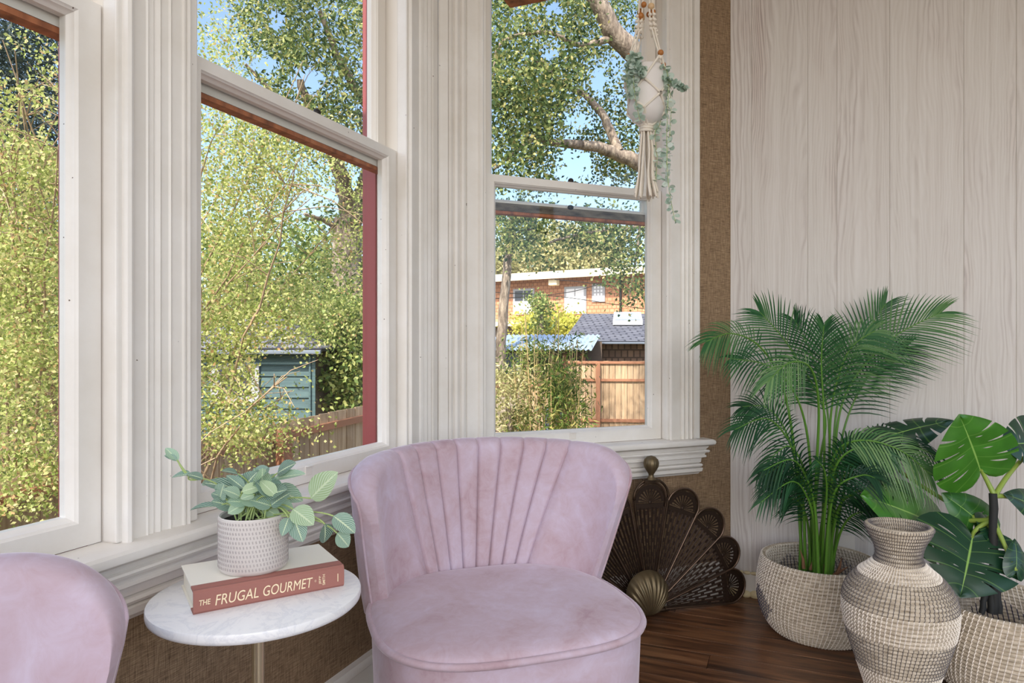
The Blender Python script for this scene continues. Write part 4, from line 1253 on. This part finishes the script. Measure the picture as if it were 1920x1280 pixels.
# ================================================================== THE GARDEN
GZ = -1.06
struct('ground', MB().box(-60, 60, 3.75, 120, GZ-.2, GZ), MAT['earth'], label='bare garden earth')
def cloud(name, pts, L, W, mat, parent, tone=None, up=.0, seed=0):
    """one mesh of diamond leaves at the given points"""
    g = np.random.default_rng(seed); n = len(pts); pts = np.asarray(pts, dtype=np.float64)
    d = g.normal(size=(n,3)); d[:,2] += up; d /= np.linalg.norm(d, axis=1)[:,None]
    e = g.normal(size=(n,3)); s = np.cross(d, e); s /= np.linalg.norm(s, axis=1)[:,None]
    nn = np.cross(s, d)
    l = L*g.uniform(.7,1.3,(n,1)); wd = W*g.uniform(.75,1.25,(n,1))
    v = np.empty((n,4,3)); v[:,0] = pts; v[:,1] = pts + d*l*.45 + s*wd + nn*l*.08; v[:,2] = pts + d*l; v[:,3] = pts + d*l*.45 - s*wd + nn*l*.08
    if parent is not None: v -= np.array(parent.location)
    me = bpy.data.meshes.new(name); me.vertices.add(n*4); me.vertices.foreach_set('co', v.ravel().astype(np.float32))
    me.loops.add(n*4); me.loops.foreach_set('vertex_index', np.arange(n*4, dtype=np.int32))
    me.polygons.add(n); me.polygons.foreach_set('loop_start', np.arange(0, n*4, 4, dtype=np.int32))
    me.update(calc_edges=True); me.validate()
    a = me.attributes.new('tone', 'FLOAT', 'FACE')
    tv = g.uniform(0,1,n) if tone is None else np.clip(np.asarray(tone) + g.normal(0,.18,n), 0, 1)
    a.data.foreach_set('value', tv.astype(np.float32))
    me.materials.append(mat)
    o = bpy.data.objects.new(name, me); link(o, parent); o['kind'] = 'stuff'
    return o
def clumps(regions, seed=0):
    """regions: (x0,x1,y0,y1,d0,d1,n_clumps,leaves_per_clump,sigma) in picture px at a depth range -> world points"""
    g = np.random.default_rng(seed); out = []
    for (x0,x1,y0,y1,d0,d1,nc,nl,sg) in regions:
        x = g.uniform(x0,x1,nc); y = g.uniform(y0,y1,nc); d = g.uniform(d0,d1,nc)
        c = np.stack([(x-CX)/F*d, d, CAM_H+(CY-y)*d/F], 1)
        p = np.repeat(c, nl, 0) + g.normal(0, 1, (nc*nl,3))*np.array([sg,sg,sg*.75])
        out.append(p)
    return np.concatenate(out)
def drop(pts, holes):
    """thin out leaves inside balls of open air (x,y,depth,radius px) as seen across the garden"""
    px = CX + pts[:,0]/pts[:,1]*F; py = CY - (pts[:,2]-CAM_H)/pts[:,1]*F; keep = np.ones(len(pts), bool)
    for (x,y,r,rv) in holes: keep &= (((px-x)/r)**2 + ((py-y)/rv)**2) > 1 + RNG.normal(0, .45, len(pts))
    return pts[keep]
def limb(m, ctrl, r0, r1, n=14, wob=.0):
    P = bez([at(*c) for c in ctrl], n)
    P = [p + Vector((random.uniform(-1,1), random.uniform(-1,1), random.uniform(-1,1)))*wob for p in P]
    return P, [r0+(r1-r0)*i/n for i in range(n+1)]
def tree(name, label, cat, base, limbs, group=None, mat='bark'):
    r = thing(name, label, cat, base, group=group); B = Vector(base)
    for i, (ctrl, r0, r1) in enumerate(limbs):
        P, R = limb(None, ctrl, r0, r1, 16, r0*.12)
        obj('trunk' if i == 0 else 'branch', MB().tube([p-B for p in P], R, 9), MAT[mat], r, smooth=80)
    return r
def gp(x, d):   # foot of something on the garden ground
    return ((x-CX)/F*d, d, GZ)
def gy(d): return CY + (CAM_H-GZ)*F/d

# --- near shrub before the two left windows
sh = thing('flowering_shrub', 'sprawling yellow green shrub with tiny leaves outside the left windows', 'shrub', gp(150, 4.6))
SB = Vector(sh.location)
m = MB()
rg = random.Random(4)
for i in range(46):
    tip = at(rg.uniform(-60, 640), rg.uniform(60, 880), rg.uniform(3.4, 5.0))
    if i < 10: tip = at(rg.uniform(-20,120), rg.uniform(50,300), rg.uniform(3.0,3.6))
    ft = SB + Vector((rg.uniform(-.5,.5), rg.uniform(-.3,.3), 0))
    mid_ = ft.lerp(tip, .55) + Vector((rg.uniform(-.3,.3), rg.uniform(-.2,.2), rg.uniform(.3,.8)))
    P = [ft*(1-s)**2 + mid_*2*s*(1-s) + tip*s*s - SB for s in [q/14 for q in range(15)]]
    P = [p + Vector((rg.uniform(-1,1), rg.uniform(-1,1), rg.uniform(-1,1)))*.02 for p in P]
    m.tube(P, [.014-.0115*q/14 for q in range(15)], 5)
    for b in range(12):
        k = rg.randint(6, 13); d_ = Vector((rg.uniform(-1,1), rg.uniform(-1,.4), rg.uniform(-.7,.8))).normalized(); L = rg.uniform(.15,.5)
        m.tube([P[k], P[k]+d_*L*.5+Vector((0,0,.03)), P[k]+d_*L+Vector((0,0,-.02))], [.0035,.0026,.0012], 4)
o = obj('twigs', m, MAT['twig'], sh, smooth=80); o['kind'] = 'stuff'
pts = clumps([(-60,130,70,330,3.0,4.2,60,45,.08),(-60,130,270,700,3.2,4.6,260,70,.09),(-60,130,650,960,3.2,4.4,140,60,.09),
              (365,560,200,640,3.8,5.0,250,62,.10),(365,500,600,830,3.8,4.6,90,60,.10),(540,690,380,620,4.4,5.4,60,60,.12),(365,460,0,190,3.8,4.6,34,42,.10),(470,680,250,420,4.2,5.2,60,50,.12),
              (380,600,780,850,3.8,4.1,14,45,.07),(420,560,700,820,3.6,4.2,26,40,.08)], 5)
pts = drop(pts, [(545,470,60,55),(600,400,70,40),(520,700,40,60),(110,260,22,22),(60,230,26,26),(25,120,40,36)])
cloud('leaves', pts, .023, .0078, MAT['leaf_shrub'], sh, seed=6)

# --- oak behind the shed
oa = tree('oak_tree', 'big oak with grey trunk seen in the middle window', 'tree', gp(705, 11), [
  ([(705,gy(11),11),(690,640,11),(668,560,11),(648,490,11),(655,410,11)], .30, .22),
  ([(655,410,11),(640,330,10.6),(600,240,10.2),(560,150,9.8)], .16, .05), ([(655,420,11),(690,330,10.8),(700,200,10.4),(690,60,10)], .18, .06),
  ([(650,450,11),(620,420,10.8),(570,400,10.4)], .07, .02), ([(600,240,10.2),(540,200,10),(460,120,9.6)], .06, .02), ([(690,200,10.4),(640,120,10),(600,20,9.6)], .08, .03)], group='garden oaks')
pts = clumps([(480,740,-60,280,8.6,11.2,170,70,.20),(430,560,-60,90,9,11,34,60,.20),(600,740,250,420,9.5,11,30,50,.20),(560,700,480,720,9.6,11.4,40,55,.25)], 8)
pts = drop(pts, [(575,155,34,30),(520,40,18,26),(620,240,20,14),(500,120,24,22),(400,60,40,60),(640,345,40,30)])
cloud('leaves', pts, .085, .017, MAT['leaf_oak'], oa, seed=9)

# --- oak whose limbs cross the garden window
ob_ = tree('oak_tree', 'old oak whose heavy limbs cross the garden window', 'tree', gp(1390, 8.6), [
  ([(1390,gy(8.6),8.6),(1370,620,8.6),(1330,430,8.6),(1300,330,8.6)], .30, .22),
  ([(1330,430,8.6),(1290,260,8.6),(1235,150,8.5),(1188,98,8.4),(1150,55,8.3),(1122,5,8.2),(1100,-60,8.1)], .17, .095),
  ([(1310,370,8.6),(1240,335,8.5),(1190,303,8.4),(1150,285,8.3),(1110,274,8.2),(1050,270,8.1),(1005,258,8.0)], .12, .035),
  ([(1160,66,8.3),(1120,80,8.3),(1085,84,8.2),(1058,74,8.1)], .05, .02),
  ([(1160,284,8.3),(1142,240,8.4),(1128,212,8.4),(1100,180,8.5)], .065, .04),
  ([(1100,180,8.5),(1060,160,8.4),(1035,140,8.3),(1000,110,8.2)], .035, .02),
  ([(1005,258,8.0),(965,285,7.9),(925,318,7.8)], .03, .015), ([(1035,140,8.3),(1020,118,8.3),(1000,128,8.2),(985,150,8.2)], .03, .015),
  ([(1058,74,8.1),(1020,60,8.0),(940,80,7.9),(925,150,7.8)], .03, .012),
  ([(1240,335,8.5),(1200,420,8.5),(1150,430,8.4),(1080,440,8.3),(1030,455,8.2)], .04, .012),
  ([(1200,420,8.5),(1190,500,8.4),(1178,560,8.3)], .02, .008)], group='garden oaks')
pts = clumps([(905,1100,-60,180,7.2,9.4,165,62,.155),(1080,1260,-60,260,8.8,10,82,60,.17),(905,1050,160,345,7.2,9.2,116,60,.15),(1090,1280,230,350,8.8,9.6,70,60,.14),
              (925,1010,395,470,8.0,9.0,22,50,.14),(1060,1220,400,455,8.0,9.0,40,50,.15),(1150,1230,430,520,8.0,9.0,26,45,.14),(1160,1225,530,590,8.0,8.6,10,30,.10),(1000,1040,470,505,8.2,8.6,3,35,.09),(1040,1230,-60,60,9.0,10.5,30,60,.2)], 12)
pts = drop(pts, [(1078,310,42,36),(1040,18,22,16),(1120,150,16,26),(1030,100,18,13),(1085,225,24,14),(1140,340,10,10),(985,440,16,26)])
cloud('leaves', pts, .052, .017, MAT['leaf_oak'], ob_, seed=13)

# --- slim trunk left in the garden window
st_ = tree('slender_tree', 'slender grey tree trunk at the left of the garden window', 'tree', gp(936, 15), [
  ([(936,gy(15),15),(940,640,15),(948,540,15),(956,450,15),(962,380,15)], .13, .075), ([(956,450,15),(985,430,14.8),(1030,440,14.6)], .03, .012), ([(958,430,15),(940,410,14.8),(925,425,14.6)], .03, .012)])
cloud('leaves', clumps([(930,1005,395,470,14.2,15.4,30,60,.22)], 15), .09, .028, MAT['leaf_oak'], st_, seed=16)

# --- hedge masses and far trees
def bush(name, label, x, d, regions, L, W, mat, seed, group=None):
    r = thing(name, label, 'bush' if 'bush' in name or 'hedge' in name else 'tree', gp(x, d), group=group)
    P, R = limb(None, [(x, gy(d), d), (x+8, (gy(d)+regions[0][3])/2, d), (x, (regions[0][2]+regions[0][3])/2, d)], .08*d/10, .03*d/10, 10, .02)
    obj('trunk', MB().tube([p-Vector(r.location) for p in P], R, 8), MAT['bark'], r, smooth=80)
    cloud('leaves', clumps(regions, seed), L, W, MAT[mat], r, seed=seed)
    return r
bush('hedge_bush', 'dense green bush behind the teal shed in the middle window', 470, 13, [(365,700,430,640,12,15,170,90,.42)], .10, .034, 'leaf_mid', 21, 'garden bushes')
bush('laurel_bush', 'bright leafy bush between the teal shed and the oxblood window jamb', 640, 9.6, [(595,700,570,770,8.8,10,110,70,.20)], .075, .024, 'leaf_mid', 22, 'garden bushes')
bush('conifer_tree', 'dark conifer standing far behind the left window', 40, 16, [(-80,130,20,330,14,18,150,110,.5),(-80,140,330,560,14,18,120,90,.5)], .16, .02, 'leaf_dark', 23, 'far trees')
bush('hazel_bush', 'mid green bush filling the left window low down', 40, 8, [(-100,150,480,900,6.5,8.5,200,80,.3)], .06, .022, 'leaf_mid', 24, 'garden bushes')
bush('pale_tree', 'pale sunlit tree rising behind the brown house', 1080, 46, [(1010,1150,440,520,43,48,130,90,.75)], .28, .09, 'leaf_pale', 25, 'far trees')
bush('pale_tree', 'small pale tree at the left end of the brown house roof', 935, 44, [(915,975,475,520,42,46,40,80,.7)], .26, .08, 'leaf_pale', 26, 'far trees')
bush('golden_bush', 'yellow flowering bush between the brown house and metal roof', 1030, 22, [(985,1080,600,626,21,23,50,90,.28)], .12, .042, 'leaf_yellow', 27, 'garden bushes')
bush('climbing_bush', 'slim green bush climbing before the brown house windows', 1013, 20, [(1002,1022,555,615,19.8,20.2,16,60,.16)], .10, .034, 'leaf_mid', 28, 'garden bushes')
bush('scrub_bush', 'dry grey scrub at the foot of the low block wall', 950, 9.5, [(925,985,690,800,9.0,10,34,50,.14)], .07, .012, 'leaf_pale', 29, 'garden bushes')

# --- bamboo clump
bmb = thing('bamboo_clump', 'tall dry bamboo clump in front of the cedar fence', 'bamboo', gp(1025, 10))
m = MB(); rg = random.Random(8); BB = Vector(bmb.location)
for i in range(46):
    x0 = rg.uniform(968, 1085); d = rg.uniform(9.4, 10.6); x1 = x0 + rg.uniform(-22, 22); y1 = rg.uniform(625, 720) if i > 6 else rg.uniform(560,620)
    c = obj('cane', MB().tube([p-BB for p in bez([at(x0,gy(d),d), at((x0+x1)/2+rg.uniform(-4,4),760,d), at(x1,y1,d)], 8)], [.013-.008*q/8 for q in range(9)], 5), MAT['leaf_cane'] if 'leaf_cane' in MAT else MAT['cedar'], bmb, smooth=80)
cloud('leaves', clumps([(965,1085,640,740,9.3,10.7,58,30,.13),(960,1000,740,800,9.3,10,12,30,.12),(1035,1095,730,805,9.3,10.2,30,36,.12),(1025,1060,690,740,9.3,10,14,40,.10)], 31), .10, .011, MAT['leaf_bamboo'], bmb, seed=32, up=-.5)

# --- fences
def fence(name, label, A_, B_, zA, zB, pitch, rails, posts, group):
    A_, B_ = Vector((*A_, GZ)), Vector((*B_, GZ)); L = (B_-A_).length; u = (B_-A_)/L; a = math.atan2(u.y, u.x)
    r = thing(name, label, 'fence', A_, a, group=group)
    master = None; n = int(L/pitch)
    for i in range(n):
        s = (i+.5)/n; h = zA+(zB-zA)*s - GZ + random.uniform(-.008,.008)
        if master is None:
            master = obj('plank', MB().box(-pitch/2+.0035, pitch/2-.0035, -.009, .009, 0, 1), MAT['cedar'], r, bevel=0); o = master
        else: o = inst(master, 'plank', r)
        o.location = ((i+.5)*L/n, random.uniform(-.002,.002), 0); o.scale = (1,1,h)
    sl = (zB-zA)/L
    for (dz, t_) in rails:
        z0, z1 = zA-GZ-dz, zB-GZ-dz
        m = MB().add([(0,-.048,z0-t_),(L,-.048,z1-t_),(L,-.0105,z1-t_),(0,-.0105,z0-t_),(0,-.048,z0),(L,-.048,z1),(L,-.0105,z1),(0,-.0105,z0)],
             [(3,2,1,0),(4,5,6,7),(0,1,5,4),(1,2,6,5),(2,3,7,6),(3,0,4,7)])
        obj('rail', m, MAT['cedar_red'], r)
    for s in posts:
        obj('post', MB().box(s-.045, s+.045, -.14, -.0495, 0, zA+sl*s-GZ-.02), MAT['cedar_red'], r, bevel=.004)
    return r
fence('board_fence', 'long cedar board fence sloping up past the teal shed', (-3.2,3.1), (-.75,7.17), CAM_H-.80, CAM_H-.49, .105, [(.075,.055),(1.25,.06)], [.6,2.62,4.6], 'cedar board fences')
fence('board_fence', 'sunlit cedar board fence with red post behind the bamboo', (-.05+1.2,14.1), (4.4,13.7), CAM_H-.36, CAM_H-.36, .118, [(.0,.05),(.36,.05),(1.18,.06)], [.62,3.0], 'cedar board fences')
fence('low_fence', 'grey weathered low fence at the left of the bamboo', (-1.6,13.4), (.75,13.6), CAM_H-.62, CAM_H-.62, .12, [(.2,.05)], [1.0], None)
# block wall before it
bw_ = thing('block_wall', 'low weathered block wall left of the bamboo', 'wall', gp(930, 12.2))
mst = None
for rw in range(6):
    for k in range(4):
        if mst is None:
            mst = obj('block', MB().box(-.195,.195,-.09,.09,0,.19), MAT['stone'], bw_, bevel=.012); o = mst
        else: o = inst(mst, 'block', bw_)
        o.location = (-1.2+k*.40+(.2 if rw % 2 else 0), random.uniform(-.008,.008), rw*.20)
# leaning corrugated sheet
def corrugated(m, x0, x1, L, pitch, amp, fn):
    rows = []; n = int((x1-x0)/pitch*6)
    for i in range(n+1):
        x = x0+(x1-x0)*i/n; z = amp*math.sin(2*PI*x/pitch); rows.append([fn(x, 0, z), fn(x, L, z)])
    m.grid(rows); return m
cs = thing('metal_sheet', 'rusty corrugated metal sheet leaning among the bamboo', 'sheet', gp(1028, 11.2))
m = corrugated(MB(), 0, .85, .30, .075, .012, lambda x,l,z: (l-.15+.10*(x/.85), z, x+.25))
obj('sheet', m, MAT['galv_dark'], cs, smooth=80)
obj('prop', MB().tube([(0,.10,.0),(0,.02,.95)], .02, 6), MAT['dark_wood'], cs)

# --- teal shed
sd_ = thing('garden_shed', 'dark teal garden shed with grey hipped roof behind the fence', 'shed', ((-3.25), 9.4, GZ))
O = Vector(sd_.location)
xr, xl, yf, yb, ze = -2.50, -4.30, 8.55, 10.4, 1.04
obj('shed_core', MB().box(xl-O.x, xr-O.x, yf-O.y, yb-O.y, 0, ze-O.z), MAT['dark_wood'], sd_)
hb = .135; n = int((ze-O.z)/hb); mst = None
for i in range(n+1):
    z = i*hb
    f = MB().add([(xl-O.x,-.030,0),(xr-O.x+.03,-.030,0),(xr-O.x+.03,-.001,0),(xl-O.x,-.001,0),(xl-O.x,-.010,hb),(xr-O.x+.03,-.010,hb),(xr-O.x+.03,-.001,hb),(xl-O.x,-.001,hb)],[(3,2,1,0),(4,5,6,7),(0,1,5,4),(1,2,6,5),(2,3,7,6),(3,0,4,7)]) if mst is None else None
    if mst is None: mst = obj('siding_board', f, MAT['teal'], sd_); o = mst
    else: o = inst(mst, 'siding_board', sd_)
    o.location = (0, yf-O.y, z)
m = MB().box(xr-O.x-.03, xr-O.x+.05, yf-O.y-.05, yf-O.y-.031, 0, ze-O.z); m.box(xr-O.x-.02, xr-O.x+.0, yf-O.y-.075, yf-O.y-.052, 0, ze-O.z)
obj('corner_board', m, MAT['teal'], sd_)
wn = obj('window_frame', MB().box(-3.75-O.x, -3.15-O.x, yf-O.y-.06, yf-O.y-.032, .35-O.z, .85-O.z), MAT['win_frame'], sd_)
obj('pane', MB().box(-3.65-O.x, -3.25-O.x, yf-O.y-.066, yf-O.y-.061, .45-O.z, .78-O.z), MAT['win_dark'], wn)
def roof_quads(quads, th, mat, parent, name, uvs=1.0):
    m = MB(); uv = []
    for q in quads:
        q = [Vector(p) for p in q]; nrm_ = (q[1]-q[0]).cross(q[-1]-q[0]).normalized()
        n_ = len(q); ex = (q[1]-q[0]).normalized(); ey = nrm_.cross(ex)
        loc = [((p-q[0]).dot(ex), (p-q[0]).dot(ey)) for p in q]
        m.add(q + [p-nrm_*th for p in q], [tuple(range(n_)), tuple(range(2*n_-1, n_-1, -1))] + [(i, n_+i, n_+(i+1)%n_, (i+1)%n_) for i in range(n_)])
        uv += loc + loc
    return obj(name, m, MAT[mat], parent, uvs=uv)
e_ = .16; zr = 1.47
a_,b_,c_,d_ = (xl-e_,yf-e_,ze+.0),(xr+e_,yf-e_,ze+.0),(xr+e_,yb+e_,ze),(xl-e_,yb+e_,ze)
r1_, r2_ = (xl+.6,(yf+yb)/2,zr), (xr-.75,(yf+yb)/2,zr)
LQ = lambda *ps: [tuple(Vector(p)-O) for p in ps]
rf = roof_quads([LQ(a_,b_,r2_,r1_), LQ(b_,c_,r2_), LQ(c_,d_,r1_,r2_), LQ(d_,a_,r1_)], .04, 'shingle', sd_, 'roof')
obj('gutter', MB().box(xl-e_-O.x, xr+e_-O.x, yf-e_-O.y-.05, yf-e_-O.y-.001, ze-O.z-.07, ze-O.z-.02), MAT['galv_dark'], sd_, bevel=.01)

# --- shed with skylight behind the cedar fence
s2 = thing('shingled_shed', 'brown shingled shed with grey roof and skylight behind the sunlit fence', 'shed', (3.2, 18.6, GZ)); O2 = Vector(s2.location)
lo = lambda x,y,z: (x-O2.x, y-O2.y, z-O2.z)
xl2, xr2, yf2, yb2 = 1.86, 6.2, 17.6, 22.5
m = MB(); hgt = 1.13-GZ
m.add([lo(xl2,yf2,GZ),lo(xr2,yf2,GZ),lo(xr2,yf2,1.13),lo(xl2,yf2,1.13),lo(xl2,yb2,GZ),lo(xl2,yb2,1.13)], [(0,1,2,3),(4,0,3,5)])
obj('wall', m, MAT['dark_shingle'], s2, uvs=[(0,0),(xr2-xl2,0),(xr2-xl2,hgt),(0,hgt),(-4.9,0),(-4.9,hgt)])
ea = (1.28,17.2,1.17),(6.4,17.2,1.16),(6.4,21.0,2.02),(2.18,21.0,2.02)
roof_quads([[lo(*p) for p in ea]], .06, 'shingle', s2, 'roof')
obj('gutter', MB().box(1.28-O2.x, 6.4-O2.x, 17.08-O2.y, 17.19-O2.y, 1.09-O2.z, 1.14-O2.z), MAT['galv_dark'], s2, bevel=.01)
def on_roof(x, f, e=0): # point on the slope
    return lo(x, 17.2+3.8*f, 1.165+.855*f+e)
m = MB(); q = [on_roof(2.82,.50,.03), on_roof(3.66,.50,.03), on_roof(3.86,.86,.03), on_roof(3.06,.86,.03)]
top = [(a,b,c+.12) for a,b,c in q]
m.add(q+top, [(4,5,6,7),(0,1,5,4),(1,2,6,5),(2,3,7,6),(3,0,4,7)])
sk = obj('skylight', m, MAT['win_frame'], s2)
ctr = [sum(p[i] for p in top)/4 for i in range(3)]
obj('pane', MB().add([tuple(ctr[i]+(p[i]-ctr[i])*.86+(.006 if i == 2 else 0) for i in range(3)) for p in top], [(0,1,2,3)]), MAT['galvanised'], sk)
# --- lean-to with corrugated roof
l1 = thing('metal_lean_to', 'open lean-to with pale corrugated metal roof behind the bamboo', 'lean-to', (.4, 15.5, GZ)); O3 = Vector(l1.location)
m = corrugated(MB(), -.75, 1.75, 1, .11, .016, lambda x,l,z: (x-O3.x+.45*l, 15.0-O3.y+2.0*l, .96+.36*l+z-O3.z))
obj('corrugated_roof', m, MAT['galvanised'], l1, smooth=80)
m = corrugated(MB(), -.7, .25, 1, .11, .016, lambda x,l,z: (x-O3.x, 15.25-O3.y+z, GZ+.95+l*1.0-O3.z))
obj('corrugated_wall', m, MAT['galv_dark'], l1, smooth=80)
for x in (-.62, .3, 1.2, 1.6): obj('post', MB().box(x-O3.x-.05, x-O3.x+.05, 15.35-O3.y, 15.45-O3.y, 0, .93-O3.z), MAT['cedar_red'], l1)
obj('back_wall', MB().box(-.8-O3.x, 2.2-O3.x, 16.7-O3.y, 16.8-O3.y, 0, 1.15-O3.z), MAT['dark_wood'], l1)
obj('eave_beam', MB().box(-.75-O3.x, 1.75-O3.x, 15.34-O3.y, 15.46-O3.y, .87-O3.z, .935-O3.z), MAT['dark_wood'], l1)

# --- brown shingled house
hA = at(880,640,34.8); hB = at(1270,640,29.2); uh = Vector((hB.x-hA.x, hB.y-hA.y, 0)); LH = uh.length; uh.normalize(); ah = math.atan2(uh.y, uh.x)
hs = thing('shingled_house', 'long brown shingled house with pale roof edge across the garden', 'building', (hA.x, hA.y, GZ), ah)
zt_h = 4.22-GZ
m = MB(); m.add([(0,0,0),(LH,0,0),(LH,0,zt_h),(0,0,zt_h)], [(0,1,2,3)]); m.add([(0,.01,0),(LH,.01,0),(LH,6,0),(0,6,0),(0,.01,zt_h),(LH,.01,zt_h),(LH,6,zt_h),(0,6,zt_h)],[(1,2,6,5),(2,3,7,6),(3,0,4,7),(4,5,6,7)])
obj('wall', m, MAT['shingle_wall'], hs, uvs=[(0,0),(LH,0),(LH,zt_h),(0,zt_h)]+[(0,0)]*8)
obj('roof_slab', MB().box(-1, LH+1, -.75, 6.5, zt_h, zt_h+.12), MAT['dark_wood'], hs)
obj('fascia', MB().box(-1, LH+1, -.80, -.751, zt_h-.12, zt_h+.22), MAT['fascia'], hs)
obj('upper_roof', MB().box(-.5, LH*.55, 3.0, 6.2, zt_h+.13, zt_h+.55), MAT['fascia'], hs)
def hx2(px):   # distance along the facade for a picture column
    r_ = (px-CX)/F; return (r_*hA.y - hA.x)/(uh.x - r_*uh.y)
def hzz(px, py):
    d = hA.y + uh.y*hx2(px); return CAM_H + (CY-py)*d/F - GZ
def house_window(x0, x1, y0, y1, cols, rows_, label):
    a, b = hx2(x0), hx2(x1); z1, z0 = hzz(x0,y0), hzz(x0,y1)
    f = obj('window', MB().box(a-.08, b+.08, -.07, -.005, z0-.1, z1+.08), MAT['win_frame'], hs); f['label'] = label
    for i in range(cols):
        for j in range(rows_):
            w_ = (b-a)/cols; h_ = (z1-z0)/rows_
            obj('pane', MB().box(a+i*w_+.03, a+(i+1)*w_-.03, -.085, -.071, z0+j*h_+.03, z0+(j+1)*h_-.03), MAT['win_dark'] if (rows_ == 2 and j == 1 and x0 < 1000) else MAT['win_white'], f)
house_window(966, 1000, 545, 586, 2, 2, 'two light window with white blinds'); house_window(1062, 1097, 541, 585, 2, 1, 'pair of white casements'); house_window(1114, 1132, 536, 562, 3, 4, 'glass block window')
bx_ = hx2(1048); obj('flood_lamp', MB().box(bx_-.25, bx_+.2, -.62, -.3, zt_h-.42, zt_h-.14), MAT['fascia'], hs, bevel=.04)
obj('downpipe', MB().tube([(hx2(1165),-.09,zt_h),(hx2(1165),-.09,1.0)], .06, 8), MAT['iron'], hs)
obj('lower_band', MB().box(0, LH, -.5, -.01, hzz(940,612), hzz(940,604)), MAT['fascia'], hs)
obj('lower_recess', MB().box(0, LH, -.1, -.011, hzz(940,640), hzz(940,612)), MAT['dark_wood'], hs)
# overhead wires in front of the house
wr_ = [((925,560,26),(1000,555,27),(1080,545,28),(1160,520,29)), ((925,548,26),(1050,556,27),(1215,580,28)), ((1040,524,28),(1120,532,28),(1215,548,28))]
for i, p in enumerate(wr_):
    o = obj('overhead_wire', MB().tube(bez([at(*q) for q in p], 20), .014, 5), MAT['iron'])
    tag(o, ('thin black wire rising right across the brown house', 'thin black wire dipping right below the brown house windows', 'thin black wire under the house roof edge')[i], 'wire', 'overhead wires')
